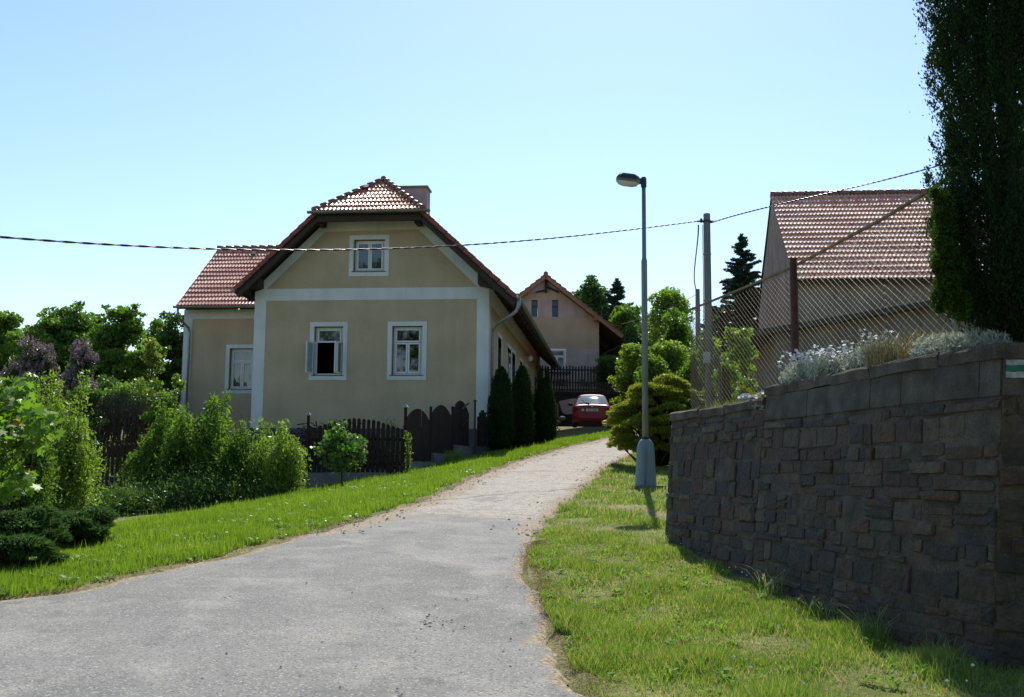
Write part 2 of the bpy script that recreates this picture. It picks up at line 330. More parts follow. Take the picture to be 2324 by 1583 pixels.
def stone_material():
    m = bpy.data.materials.new('rubble_stone'); m.use_nodes = True; nt = m.node_tree; N = nt.nodes; L = nt.links; b = N["Principled BSDF"]
    g = N.new("ShaderNodeNewGeometry"); cr_ = N.new("ShaderNodeValToRGB"); e = cr_.color_ramp.elements
    e[0].color = lin((.045, .036, .026)); e[1].color = lin((.095, .075, .05))
    for p, c in ((.2, (.038, .034, .030)), (.4, (.078, .043, .023)), (.6, (.070, .058, .040)), (.8, (.052, .030, .019))):
        x = e.new(p); x.color = lin(c)
    L.new(g.outputs["Random Per Island"], cr_.inputs[0]); tc = N.new("ShaderNodeTexCoord")
    n = N.new("ShaderNodeTexNoise"); n.inputs["Scale"].default_value = 9; n.inputs["Detail"].default_value = 8; n.inputs["Roughness"].default_value = .7; L.new(tc.outputs["Object"], n.inputs[0])
    mr = N.new("ShaderNodeMapRange"); mr.inputs[1].default_value = .3; mr.inputs[2].default_value = .7; mr.inputs[3].default_value = .55; mr.inputs[4].default_value = 1.5; L.new(n.outputs[0], mr.inputs[0])
    vm = N.new("ShaderNodeVectorMath"); vm.operation = 'SCALE'; L.new(cr_.outputs[0], vm.inputs[0]); L.new(mr.outputs[0], vm.inputs["Scale"]); L.new(vm.outputs[0], b.inputs["Base Color"])
    b.inputs["Roughness"].default_value = .9; bp = N.new("ShaderNodeBump"); bp.inputs["Strength"].default_value = .9; bp.inputs["Distance"].default_value = .03
    n2 = N.new("ShaderNodeTexNoise"); n2.inputs["Scale"].default_value = 22; n2.inputs["Detail"].default_value = 7; L.new(tc.outputs["Object"], n2.inputs[0]); L.new(n2.outputs[0], bp.inputs["Height"]); L.new(bp.outputs[0], b.inputs["Normal"])
    return m
M['stone'] = stone_material()
def paint(name, c, rough=.25):
    m = PM(name, c, rough=rough, coat=.12); return m
M['carred'] = paint('red_car_paint', (.30, .010, .014), .38)
M['carglass'] = PM('car_glass', (.03, .06, .07), rough=.045, spec=.8)
M['lampred'] = PM('tail_lamp', (.20, .015, .02), rough=.2)
M['pale_pane'] = PM('pale_pane', (.38, .43, .45), (.30, .35, .37), 6, .25)
M['plate'] = PM('plate_white', (.65, .65, .6), rough=.5)

# ---------------------------------------------------------------- foliage builders
def leaves(C, size, aspect=.5, jit=.35, droop=.0, N=None, fold=True):
    """diamond leaves at the points C"""
    n = len(C); s = size * (1 + jit * RNG.standard_normal(n).clip(-1.8, 1.8))[:, None]
    d = RNG.standard_normal((n, 3)); d[:, 2] -= droop; d /= np.linalg.norm(d, axis=1)[:, None]
    if N is not None: d = d * .8 + N; d /= np.linalg.norm(d, axis=1)[:, None]
    t = np.cross(d, RNG.standard_normal((n, 3))); t /= np.linalg.norm(t, axis=1)[:, None]
    V = np.empty((n, 4, 3)); V[:, 0] = C - d * s * .5; V[:, 1] = C + t * s * aspect * .5 - d * s * .05; V[:, 2] = C + d * s * .5; V[:, 3] = C - t * s * aspect * .5 - d * s * .05
    F = np.arange(n * 4).reshape(n, 4)
    return V.reshape(-1, 3), F
def fan(C, r, n, flat=1.0, shell=.45):
    u = RNG.standard_normal((n, 3)); u /= np.linalg.norm(u, axis=1)[:, None]
    return C + u * r * (RNG.random(n) ** shell)[:, None] * np.array([1, 1, flat])
def cloud(clumps, per, flat=1., shell=.45):
    return np.vstack([fan(np.array(c), r, max(3, int(per * r * r)), flat, shell) for c, r in clumps])
def limb(mb, a, b, r0, r1, bend=.12, k=6, n=5):
    a = np.array(a, float); b = np.array(b, float); L = np.linalg.norm(b - a); o = RNG.standard_normal(3) * bend * L
    P = [a + (b - a) * t + o * sin(pi * t) for t in np.linspace(0, 1, n)]
    mb.tube(P, np.linspace(r0, r1, n), k)
def tree(name, label, cat, base, H, W, mat, leaf=.16, nclump=26, per=260, flat=.6, trunk_r=.14, crown_low=.25, group=None, aspect=.5, lean=0, shape=1.0, bark='bark', cr=.30, shell=.45, extra=None):
    base = np.array(base, float); t = thing(name, label, cat, base, group)
    cl = []; zc = base[2] + H * (crown_low + 1) / 2; hz = H * (1 - crown_low) / 2
    for i in range(nclump):
        while True:
            p = RNG.uniform(-1, 1, 3)
            q = p[0] ** 2 + p[1] ** 2 + p[2] ** 2
            if q < 1 and (q > .25 or i % 4 == 0): break
        taper = 1 - .35 * max(p[2], 0) * shape
        r = min(W * .5, H * .35) * cr * 1.25 * R_(.75, 1.35)
        cl.append((np.array([base[0] + p[0] * (W / 2 - r * .6) * taper + lean * (p[2] + 1) / 2, base[1] + p[1] * (W / 2 - r * .6) * taper, zc + p[2] * (hz - r * flat * .7)]), r))
    for c, r in list(cl):
        for _ in range(2):
            u = RNG.standard_normal(3); u[2] = abs(u[2]) * .8; u /= np.linalg.norm(u); cl.append((c + u * r * R_(.7, 1.15) * np.array([1, 1, .8]), r * R_(.3, .55)))
    wb = MB(); top = base + np.array([lean * .6, 0, H * .72]); mid = base + np.array([lean * .2, 0, H * max(crown_low, .2)])
    limb(wb, base - np.array([0, 0, .15]), mid, trunk_r, trunk_r * .75, .03, 8); limb(wb, mid, top, trunk_r * .75, trunk_r * .25, .06, 7)
    for c, r in cl[:max(8, nclump // 2)]:
        s = mid + (top - mid) * np.clip((c[2] - mid[2]) / (top[2] - mid[2] + .01) - .25, 0, .9)
        limb(wb, s, c, trunk_r * .32, trunk_r * .08, .08, 5, 5)
    wb.build("trunk", M[bark], t, True)
    pts = cloud(cl, per * 3.2, flat, shell)
    V, F = leaves(pts, leaf * .92, aspect * 1.2); mk("crown", V, F, mat, t)
    return t, cl
def shrub(name, label, cat, base, H, W, mat, leaf=.06, stems=26, per=150, group=None, aspect=.3, D=None, up=.35, spires=4, droop=-.8, spread=.26):
    """many upright leafy shoots from one base"""
    base = np.array(base, float); D = D or W; t = thing(name, label, cat, base, group); wb = MB(); P = []
    for i in range(stems):
        a = R_(0, 2 * pi); rr = sqrt(R_(0, 1)); h = H * (1 - .40 * rr ** 2) * R_(.70, .95)
        if i < spires: h = H * R_(1.0, 1.12); rr *= .7
        tip = base + np.array([cos(a) * rr * W * .52, sin(a) * rr * D * .5, h]); bs = .34 if stems > 20 else .03; b0 = base + np.array([cos(a) * rr * W * bs, sin(a) * rr * D * bs, -.05])
        n = 7; o = RNG.standard_normal(3) * .05 * H; pts = [b0 + (tip - b0) * s + o * sin(pi * s) for s in np.linspace(0, 1, n)]
        wb.tube(pts, np.linspace(.012, .004, n), 4)
        m = int(per * 2.2 * (h / H)); s = RNG.random(m) ** .72; q = b0 + (tip - b0) * s[:, None] + o * np.sin(pi * s)[:, None]
        q = q + RNG.standard_normal((m, 3)) * (spread * W * .5 * (1.05 - .75 * s))[:, None] + RNG.standard_normal((m, 3)) * .02
        P.append(q)
    wb.build("stems", M['bark'], t, True); P = np.vstack(P)
    gz = base[2] + .03; P[:, 2] = np.maximum(P[:, 2], gz)
    V, F = leaves(P, leaf, aspect, droop=droop); mk("foliage", V, F, mat, t)
    return t
def conifer(name, label, cat, base, H, W, mat, leaf=.18, whorls=22, trunk_r=.12, group=None, low=.1, jag=.25, per=34, upturn=.15):
    base = np.array(base, float); t = thing(name, label, cat, base, group); wb = MB(); wb.tube([base - [0, 0, .2], base + [0, 0, H * .5], base + [0, 0, H]], [trunk_r, trunk_r * .6, .01], 7); P = []; D = []
    for i in range(whorls):
        f = i / whorls; z = base[2] + H * (low + (1 - low) * f ** .9); L = W / 2 * (1 - f) ** .85 + .08
        for j in range(int(6 + 4 * (1 - f))):
            z = base[2] + H * (low + (1 - low) * f ** .9) + R_(-.5, .5) * H / whorls * 1.4; a = R_(0, 2 * pi); l = L * R_(1 - jag, 1 + jag * .6); e = np.array([cos(a), sin(a), 0]); s0 = np.array([base[0], base[1], z]); tip = s0 + e * l + np.array([0, 0, l * R_(-.15, upturn)])
            wb.tube([s0, (s0 + tip) / 2 - [0, 0, l * .05], tip], [.02, .012, .004], 4, False)
            m = int(per * 2.6 * l / .6) + 10; s = RNG.random(m) ** .8; q = s0 + (tip - s0) * s[:, None]; side = np.cross(e, (0, 0, 1)); wdt = (RNG.random(m) - .5) * .5 * l * (1.05 - s)
            q = q + side * wdt[:, None]; q[:, 2] -= RNG.random(m) * .08 * l + np.abs(wdt) * .2; P.append(q); D.append(np.tile(e * .9, (m, 1)) + side * np.sign(wdt)[:, None] * .7)
    wb.build("trunk", M['bark'], t, True); V, F = leaves(np.vstack(P), leaf, .3, N=np.vstack(D)); mk("crown", V, F, mat, t); return t
def column(name, label, cat, base, prof, mat, leaf=.06, n=16000, group=None, trunk_r=.06, plumes=9, aspect=.35, trunks=1, inner=.55, edge=.05, tips=None):
    """dense column of upright sprays; prof = [(z, radius)...]"""
    base = np.array(base, float); t = thing(name, label, cat, base, group); prof = np.array(prof, float); z0, z1 = prof[0, 0], prof[-1, 0]
    wb = MB()
    for k in range(trunks):
        o = np.array([R_(-.12, .12), R_(-.1, .1), 0]) * (k > 0) * 2
        wb.tube([base + o * .4 - [0, 0, .1], base + o + [0, 0, (z1) * .5], base + o * 1.3 + [0, 0, z1 * .92]], [trunk_r, trunk_r * .7, .01], 8)
    wb.build("trunk", M['bark'], t, True)
    w = np.interp(np.linspace(z0, z1, 200), prof[:, 0], prof[:, 1]); cdf = np.cumsum(w); cdf /= cdf[-1]
    z = np.interp(RNG.random(n), cdf, np.linspace(z0, z1, 200)); a = RNG.random(n) * 2 * pi
    rad = np.interp(z, prof[:, 0], prof[:, 1]); ph = RNG.random(4) * 6
    lump = 1 + .10 * np.sin(a * plumes / 2 + ph[0] + z * .8) + .08 * np.sin(a * 5 + z * 4 + ph[1]) + .07 * np.sin(z * 9 + a * 3 + ph[2])
    r = rad * lump * (inner + (1 - inner) * RNG.random(n) ** .5) + RNG.standard_normal(n) * edge
    P = np.stack([base[0] + np.cos(a) * r, base[1] + np.sin(a) * r, base[2] + z], 1); Nn = np.stack([np.cos(a) * .5, np.sin(a) * .5, np.full(n, 1.3)], 1)
    if tips:
        for (tx, tz, tr, th, tn) in tips:
            zz = RNG.random(tn); aa = RNG.random(tn) * 2 * pi; r2 = tr * (1 - zz) * np.sqrt(RNG.random(tn)) + .01
            P = np.vstack([P, np.stack([base[0] + tx + np.cos(aa) * r2, base[1] + np.sin(aa) * r2, base[2] + tz + zz * th], 1)]); Nn = np.vstack([Nn, np.tile([0, 0, 1.5], (tn, 1))])
    V, F = leaves(P, leaf, aspect, N=Nn); mk("crown", V, F, mat, t); return t
def juniper(name, label, base, W, D, H, mat, leaf=.09, pads=26, per=420, group=None, low=.12, rmin=.16, rmax=.27, dome=False):
    base = np.array(base, float); t = thing(name, label, "juniper", base, group); wb = MB(); P = []; Nn = []
    for i in range(pads):
        a = R_(0, 2 * pi); rr = sqrt(R_(0.02, 1)); f = 1 - rr ** 1.8; z = H * (low + (1 - low) * f ** .5 * R_(.65, 1.0)) if i % 2 else H * R_(low, .7)
        if dome: rr = sqrt(R_(.02, 1)) if i % 3 else R_(.7, 1.02); z = H * (1 - .48 * rr ** 2) * R_(.82, .98) if i % 3 else H * R_(.22, .5)
        c = base + np.array([cos(a) * rr * W * .42, sin(a) * rr * D * .42, z]); r = R_(rmin, rmax) * W * .75
        limb(wb, base + [0, 0, .05], c, .03, .01, .1, 5); n = int(per); u = RNG.random(n) * 2 * pi; s = np.sqrt(RNG.random(n)); out = np.array([cos(a), sin(a), 0]) * .5
        q = c + np.stack([np.cos(u) * s * r, np.sin(u) * s * r, .28 * r * (1 - s ** 2) - RNG.random(n) ** 2 * .3 * r - .12 * r * s], 1)
        q[:, 2] = np.maximum(q[:, 2], base[2] + .02); P.append(q); Nn.append(np.stack([np.cos(u) * .9, np.sin(u) * .9, np.full(n, .45)], 1) + out)
    wb.build("branches", M['bark'], t, True); V, F = leaves(np.vstack(P), leaf, .28, N=np.vstack(Nn)); mk("foliage", V, F, mat, t); return t

# ================================================================ GROUND, ROAD, TERRACE
def ground_sheet():
    Y = np.concatenate([np.arange(-25, 3, 2.), np.arange(3, 20, .2), np.arange(20, 60, .5), np.arange(60, 120, 4), np.arange(120, 701, 45)])
    X = np.concatenate([-np.arange(520, 60, -40)[::1], -np.arange(60, 16, -3), np.arange(-16, -5, .4), np.arange(-5, 6, .14), np.arange(6, 16, .5), np.arange(16, 60, 3), np.arange(60, 521, 40)])
    X = np.unique(X.round(3)); gx, gy = np.meshgrid(X, Y); z = ground_z(gx, gy); nx = len(X); ny = len(Y)
    V = np.stack([gx, gy, z], -1).reshape(-1, 3); i = np.arange(ny - 1)[:, None] * nx + np.arange(nx - 1)
    F = np.stack([i, i + 1, i + nx + 1, i + nx], -1).reshape(-1, 4); tag(mk("ground", V, F, M['ground'], smooth=True), kind="structure")
ground_sheet()
def road_sheet():
    Y = np.concatenate([np.arange(-25, 3, 1.), np.arange(3, 22, .1), np.arange(22, 56, .25)]); n = 41; ny = len(Y)
    jl = sum(a * np.sin(Y * f + p) for a, f, p in ((.05, 2.3, 0), (.03, 6.1, 1), (.02, 13., 2), (.012, 29, 3))); jr = sum(a * np.sin(Y * f + p) for a, f, p in ((.05, 1.9, 4), (.035, 5.3, 2), (.02, 11., 5), (.012, 31, 1)))
    xl = XL(Y) + jl; xr = XR(Y) + jr; t = np.linspace(0, 1, n); t = .5 - .5 * np.cos(pi * t)
    gx = xl[:, None] + (xr - xl)[:, None] * t; gy = np.repeat(Y[:, None], n, 1); w = (xr - xl)[:, None]
    z = lane_z(gy) + .018 - .05 * np.exp(-np.minimum(t, 1 - t) * w / .05) + .012 * np.sin(gx * 1.7 + gy * .9) * np.sin(gy * 1.3) + .006 * np.sin(gx * 5 + gy * 4)
    V = np.stack([gx, gy, z], -1).reshape(-1, 3); i = np.arange(ny - 1)[:, None] * n + np.arange(n - 1); F = np.stack([i, i + 1, i + n + 1, i + n], -1).reshape(-1, 4)
    o = mk("road", V, F, M['road'], smooth=True); tag(o, kind="structure")
    dist = np.minimum(t, 1 - t) * w; wid = np.where(t < .5, .62, .34) * np.where(gy > 13, 1.3, .6)
    e = np.clip(1 - dist / wid, 0, 1) + 0 * gy; a = o.data.attributes.new("edge", 'FLOAT', 'POINT'); a.data.foreach_set("value", e.astype(np.float32).ravel())
road_sheet()

# stone wall line: top edge and foot in plan
WT = np.array([(1.98, 13.0), (2.26, 11.6), (2.49, 10.34), (2.67, 9.46), (2.80, 8.35), (2.93, 7.53), (3.15, 6.75)])
WB = np.array([(1.86, 13.0), (2.03, 11.3), (2.19, 9.9), (2.33, 8.9), (2.50, 8.0), (2.68, 7.3), (2.92, 6.6)])
ZL, ZH = EYE + .72, EYE + .845          # coping tops, lower and higher stretch
def wall_top_x(Y): return np.interp(Y, WT[::-1, 1], WT[::-1, 0])
def terrace_h(Y): return np.interp(Y, [6, 9, 13, 20, 26, 32, 45, 60], [EYE + .76, EYE + .72, EYE + .66, EYE + 1.25, EYE + 1.9, EYE + 2.5, EYE + 3.6, EYE + 5.2])
def bank_x(Y):
    return np.where(Y < 13.1, wall_top_x(Y) + .18, np.maximum(.165 * Y, np.where(Y > 27, XR(Y) + 1.0, -9)))
def terrace_z(X, Y):
    s = X - bank_x(Y); w = np.where(Y < 13.1, .02, 1.9); k = np.clip(s / w, 0, 1); k = k * k * (3 - 2 * k)
    lo = ground_z(X, Y) - .1; return np.where(s > 0, lo + (terrace_h(Y) + .03 * np.sin(X * 3) * np.sin(Y * 2.3) - lo) * k, lo)
def terrace_sheet():
    Y = np.unique(np.concatenate([[6.7], np.arange(6.8, 16, .2), np.arange(16, 62, .6)]).round(3)); S = np.concatenate([[0, .01, .03], np.arange(.25, 2.6, .2), np.arange(2.6, 8, .6), np.arange(8, 60, 4)])
    bx = bank_x(Y); gx = bx[:, None] + S; gy = np.repeat(Y[:, None], len(S), 1); z = terrace_z(gx, gy); n = len(S)
    V = np.stack([gx, gy, z], -1).reshape(-1, 3); i = np.arange(len(Y) - 1)[:, None] * n + np.arange(n - 1); F = np.stack([i, i + 1, i + n + 1, i + n], -1).reshape(-1, 4)
    tag(mk("garden_ground", V, F, M['terrace'], smooth=True), kind="structure")
terrace_sheet()

# ================================================================ ROOF TILES, CLIPPED WALLS
def tilefield(mb, o, ex, es, n, x0f, x1f, Ls, wave=.135, row=.36, amp=.027, lip=.045):
    """profiled roof tiles laid in rows from the eave upwards; x0f/x1f give the row ends at height s"""
    o = np.array(o, float); rows = int(round(Ls / row)); row = Ls / rows
    for r in range(rows):
        s0 = r * row; x0, x1 = x0f(s0 + row * .3), x1f(s0 + row * .3)
        if x1 - x0 < .1: continue
        m = int((x1 - x0) / wave * 6); x = np.linspace(x0, x1, m + 1); ph = (x / wave) % 1
        prof = amp * (np.clip(np.sin(ph * 2 * pi), -.35, 1) ** 1); jig = .006 * np.sin(np.floor(x / (wave * 2)) * 12.9 + r * 7.7)
        def line(s, h): return o + ex * x[:, None] + es * s + n * (prof + jig + h)[:, None]
        V = np.vstack([line(s0, -.0), line(s0 - .005, lip), line(s0 + row * .5, lip * .55), line(s0 + row + .03, .004)]); k = m + 1
        F = [(a * k + i, a * k + i + 1, (a + 1) * k + i + 1, (a + 1) * k + i) for a in range(3) for i in range(m)]
        mb.add(V, F)
def clip(poly, a, b, c):
    """keep the part of a 2-D polygon where a*x+b*y<=c"""
    out = []
    for i in range(len(poly)):
        p, q = poly[i], poly[(i + 1) % len(poly)]; dp, dq = a * p[0] + b * p[1] - c, a * q[0] + b * q[1] - c
        if dp <= 1e-9: out.append(p)
        if (dp < -1e-9 and dq > 1e-9) or (dp > 1e-9 and dq < -1e-9):
            t = dp / (dp - dq); out.append((p[0] + (q[0] - p[0]) * t, p[1] + (q[1] - p[1]) * t))
    return out
def holed(mb, outline, holes, fn):
    """planar wall: convex outline in (x, z) minus rectangular holes, mapped by fn(x, z)"""
    xs = sorted({min(p[0] for p in outline), max(p[0] for p in outline), *[h[0] for h in holes], *[h[1] for h in holes]})
    zs = sorted({min(p[1] for p in outline), max(p[1] for p in outline), *[h[2] for h in holes], *[h[3] for h in holes]})
    for i in range(len(xs) - 1):
        for j in range(len(zs) - 1):
            cx, cz = (xs[i] + xs[i + 1]) / 2, (zs[j] + zs[j + 1]) / 2
            if any(h[0] < cx < h[1] and h[2] < cz < h[3] for h in holes): continue
            p = clip(clip(clip(clip(list(outline), -1, 0, -xs[i]), 1, 0, xs[i + 1]), 0, -1, -zs[j]), 0, 1, zs[j + 1])
            if len(p) > 2: mb.add([fn(*q) for q in p], [tuple(range(len(p)))])

# ================================================================ MAIN HOUSE
YAW = radians(5.861); O = np.array([-.7616, 34.012, EYE + .7526])
dU = np.array([-cos(YAW), sin(YAW), 0]); dV = np.array([sin(YAW), cos(YAW), 0]); dW = np.array([0, 0, 1.])
def Hs(u, v, w): return O + dU * u + dV * v + dW * w
class HF:
    """a frame standing on a wall: x along it, out of it, z up"""
    def __init__(s, fn): s.fn = fn
    def box(s, mb, x0, x1, y0, y1, z0, z1, m=0):
        P = [s.fn(x, y, z) for z in (z0, z1) for y in (y0, y1) for x in (x0, x1)]
        mb.add(P, [(0, 2, 3, 1), (4, 5, 7, 6), (0, 1, 5, 4), (2, 6, 7, 3), (0, 4, 6, 2), (1, 3, 7, 5)], m)
front = HF(lambda x, y, z: Hs(x, -y, z)); side = HF(lambda x, y, z: Hs(-y, x, z)); WV = 6.062
wing = HF(lambda x, y, z: Hs(x, WV - y, z))
house = thing("village_house", "large beige house with white corner bands, half-hipped red tiled gable and a lower side wing", "house", Hs(3.9, 0, .1))
ridge_u, ridge_w, apex_v = 3.91, 9.24, 1.5; eR, wR = -.956, 4.753; eL, wL = 8.238, 5.092; VB = 21.9; vF = -.8
kR = (ridge_w - wR) / (ridge_u - eR); kL = (ridge_w - wL) / (eL - ridge_u)
PL = .573; LEN = 22.0
lw = dict(a=(5.937, 4.668, 2.150, 4.067), b=(3.325, 2.024, 2.150, 4.067)); SUR = .145   # outer edges of the surrounds
def inner(o): return (min(o[0], o[1]) + SUR, max(o[0], o[1]) - SUR, o[2] + SUR, o[3] - SUR)
up_o = (4.679, 3.334, 5.583, 6.965)
h_a, h_b, h_u = inner(lw['a']), inner(lw['b']), inner(up_o)
def rakeR(u): return wR + kR * (u - eR) - .27
def rakeL(u): return wL + kL * (eL - u) - .27
gable = [(0, PL), (7.84, PL), (7.84, rakeL(7.84)), ((eL - (7.5 + .27 - wL) / kL), 7.5), (((7.5 + .27 - wR) / kR + eR), 7.5), (0, rakeR(0))]
mb = MB(); holed(mb, gable, [h_a, h_b, h_u], lambda x, z: Hs(x, 0, z))
side_holes = [(2.55, 3.70, 2.3, 3.92), (5.66, 7.1, 2.3, 3.92), (7.4, 8.8, 2.3, 3.92), (10.7, 11.9, 2.3, 3.92), (13.3, 14.4, 2.3, 3.92), (18.5, 19.6, 1.6, 3.95)]
holed(mb, [(0, PL), (LEN, PL), (LEN, 5.3), (0, 5.3)], side_holes, lambda x, z: Hs(0, x, z))
wg = (11.10, 9.94, 2.150, 4.067); h_w = inner((wg[0], wg[0] - 1.27, wg[2], wg[3])); WO = 12.858
holed(mb, [(7.85, PL), (WO, PL), (WO, 5.46), (7.85, 5.46)], [h_w], lambda x, z: Hs(x, WV, z))
mb.add([Hs(7.84, 0, PL), Hs(7.84, WV, PL), Hs(7.84, WV, 5.1), Hs(7.84, 0, 5.1)], [(0, 1, 2, 3)])                      # return wall towards the wing
mb.add([Hs(WO, WV, PL), Hs(WO, WV + 7, PL), Hs(WO, WV + 7, 5.46), Hs(WO, WV + 3.5, 8.2), Hs(WO, WV, 5.46)], [(0, 1, 2, 3, 4)])
mb.add([Hs(0, LEN, 0), Hs(7.84, LEN, 0), Hs(7.84, LEN, 5), Hs(3.9, LEN, 8.9), Hs(0, LEN, 5)], [(0, 1, 2, 3, 4)])
for h, f in ((h_a, front), (h_b, front), (h_u, front), (h_w, wing)):                                                      # reveals
    x0, x1, z0, z1 = h
    for a, b in (((x0, z0), (x0, z1)), ((x0, z1), (x1, z1)), ((x1, z1), (x1, z0)), ((x1, z0), (x0, z0))):
        mb.add([f.fn(a[0], 0, a[1]), f.fn(b[0], 0, b[1]), f.fn(b[0], -.35, b[1]), f.fn(a[0], -.35, a[1])], [(0, 1, 2, 3)])
mb.build("wall", M['beige'], house)
mb = MB()                                                                                                              # white bands, pilasters and gable trim
T = .012
front.box(mb, 0, .39, -.01, T, PL + .005, 4.79); front.box(mb, 7.45, 7.84, -.01, T, PL + .005, 4.79); front.box(mb, 0, 7.84, -.01, T + .002, 4.792, 5.19)
def fpoly(pts): mb.prism([front.fn(x, -.01, z) for x, z in pts], -dV * (T + .01))
gi = [(.374, 5.192), (7.465, 5.192), (5.511, 7.10), (2.361, 7.14)]
go = [(0, 5.192), (7.84, 5.192), (7.84, rakeL(7.84)), gable[3], gable[4], (0, rakeR(0))]
fpoly([go[0], gi[0], gi[3], go[4], go[5]]); fpoly([gi[1], go[1], go[2], go[3], gi[2]]); fpoly([gi[3], gi[2], go[3], go[4]])
side.box(mb, 0, .36, -.01, T, PL, 5.2); side.box(mb, .362, LEN, -.01, T, 4.67, 5.22)
side.box(mb, LEN - .4, LEN, -.01, T, PL, 4.668)
wing.box(mb, 12.51, WO, -.01, T, PL, 5.09); wing.box(mb, 7.86, WO, -.01, T + .002, 5.092, 5.46)
mb.add([Hs(WO + T, WV - T, PL), Hs(WO + T, WV + .4, PL), Hs(WO + T, WV + .4, 5.46), Hs(WO + T, WV - T, 5.46)], [(0, 1, 2, 3)])
mb.build("trim", M['trim'], house)
mb = MB()
HZ = -2.2
for a, b in ((Hs(-.04, -.04, 0), Hs(7.88, -.04, 0)), (Hs(-.04, -.04, 0), Hs(-.04, LEN, 0)), (Hs(7.9, WV - .04, 0), Hs(WO + .04, WV - .04, 0)), (Hs(7.88, -.04, 0), Hs(7.88, WV, 0)), (Hs(WO + .04, WV - .04, 0), Hs(WO + .04, WV + 7, 0))):
    mb.add([a + dW * HZ, b + dW * HZ, b + dW * PL, a + dW * PL], [(0, 1, 2, 3)])
    i = (b - a) / np.linalg.norm(b - a); nrm = np.array([i[1], -i[0], 0]); nrm = nrm if nrm @ (O + dU * 5 + dV * 8 - a) > 0 else -nrm
    mb.add([a + dW * PL, b + dW * PL, b + dW * PL + nrm * .06, a + dW * PL + nrm * .06], [(0, 1, 2, 3)])
mb.build("plinth", M['plinth'], house)

def pane_set(f, parent, x0, x1, z0, z1, depth, panes, fw=.05, sash=.055):
    """frame + sashes + panes of one window; panes = list of (x0,x1,z0,z1) in 0..1"""
    mb = MB()
    for a in ((x0, x1, z0, z0 + fw), (x0, x1, z1 - fw, z1), (x0, x0 + fw, z0 + fw, z1 - fw), (x1 - fw, x1, z0 + fw, z1 - fw)): f.box(mb, a[0], a[1], -depth - .05, -depth, a[2], a[3])
    w, h = x1 - x0 - 2 * fw, z1 - z0 - 2 * fw; gl = MB()
    for (a, b, c, d) in panes:
        X0, X1, Z0, Z1 = x0 + fw + w * a + .006, x0 + fw + w * b - .006, z0 + fw + h * c + .006, z0 + fw + h * d - .006
        for q in ((X0, X1, Z0, Z0 + sash), (X0, X1, Z1 - sash, Z1), (X0, X0 + sash, Z0 + sash, Z1 - sash), (X1 - sash, X1, Z0 + sash, Z1 - sash)): f.box(mb, q[0], q[1], -depth - .03, -depth + .02, q[2], q[3])
        gl.add([f.fn(X0 + sash, -depth - .01, Z0 + sash), f.fn(X1 - sash, -depth - .01, Z0 + sash), f.fn(X1 - sash, -depth - .01, Z1 - sash), f.fn(X0 + sash, -depth - .01, Z1 - sash)], [(0, 1, 2, 3)])
    return mb, gl
def window(f, parent, hole, outer, panes, curtain=(), open_leaf=False, sillx=.05, label=None):
    x0, x1, z0, z1 = hole; fr, gl = pane_set(f, parent, x0 + .03, x1 - .03, z0 + .03, z1 - .02, .14, panes)
    w = fr.build("window", M['woodframe'], parent)
    if label: w['label'] = label
    if gl.v: gl.build("pane", M['glass'], w)
    s = MB(); ox0, ox1, oz0, oz1 = min(outer[:2]), max(outer[:2]), outer[2], outer[3]; t = .018
    for a in ((ox0, x0, oz0, oz1), (x1, ox1, oz0, oz1), (x0, x1, oz0, z0 - .0), (x0, x1, z1, oz1)): f.box(s, a[0], a[1], -.008, t, a[2], a[3])
    s.build("surround", M['trim'], w)
    s = MB(); f.box(s, x0 - sillx, x1 + sillx, -.15, .035, z0 - .005, z0 + .02); s.build("sill", M['sill'], w)
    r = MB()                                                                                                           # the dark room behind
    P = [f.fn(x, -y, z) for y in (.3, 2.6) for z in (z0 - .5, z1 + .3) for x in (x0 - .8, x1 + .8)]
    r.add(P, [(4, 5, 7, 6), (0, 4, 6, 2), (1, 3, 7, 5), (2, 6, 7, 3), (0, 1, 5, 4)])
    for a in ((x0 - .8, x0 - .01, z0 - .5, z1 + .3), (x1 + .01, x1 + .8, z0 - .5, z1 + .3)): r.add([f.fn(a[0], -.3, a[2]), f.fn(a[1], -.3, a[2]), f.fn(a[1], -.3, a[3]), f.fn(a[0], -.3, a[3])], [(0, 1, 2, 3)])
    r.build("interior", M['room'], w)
    if curtain:
        c = MB()
        for (a, b, c0, c1) in curtain:
            n = 24; xx = np.linspace(x0 + (x1 - x0) * a, x0 + (x1 - x0) * b, n + 1); k = [f.fn(x, -.34 - .02 * sin(i * 1.7), z) for z in (z0 + (z1 - z0) * c0, z0 + (z1 - z0) * c1) for i, x in enumerate(xx)]
            c.add(k, [(i, i + 1, n + 2 + i, n + 1 + i) for i in range(n)])
        c.build("curtain", M['curtain'], w)
    return w
tri = [(0, 1, .69, 1), (0, .5, 0, .69), (.5, 1, 0, .69)]
window(front, house, h_b, lw['b'], tri, ((.80, 1, 0, .9),))
wa = window(front, house, h_a, lw['a'], [(0, 1, .69, 1)], (), label="open window with its two lower casements swung outward")
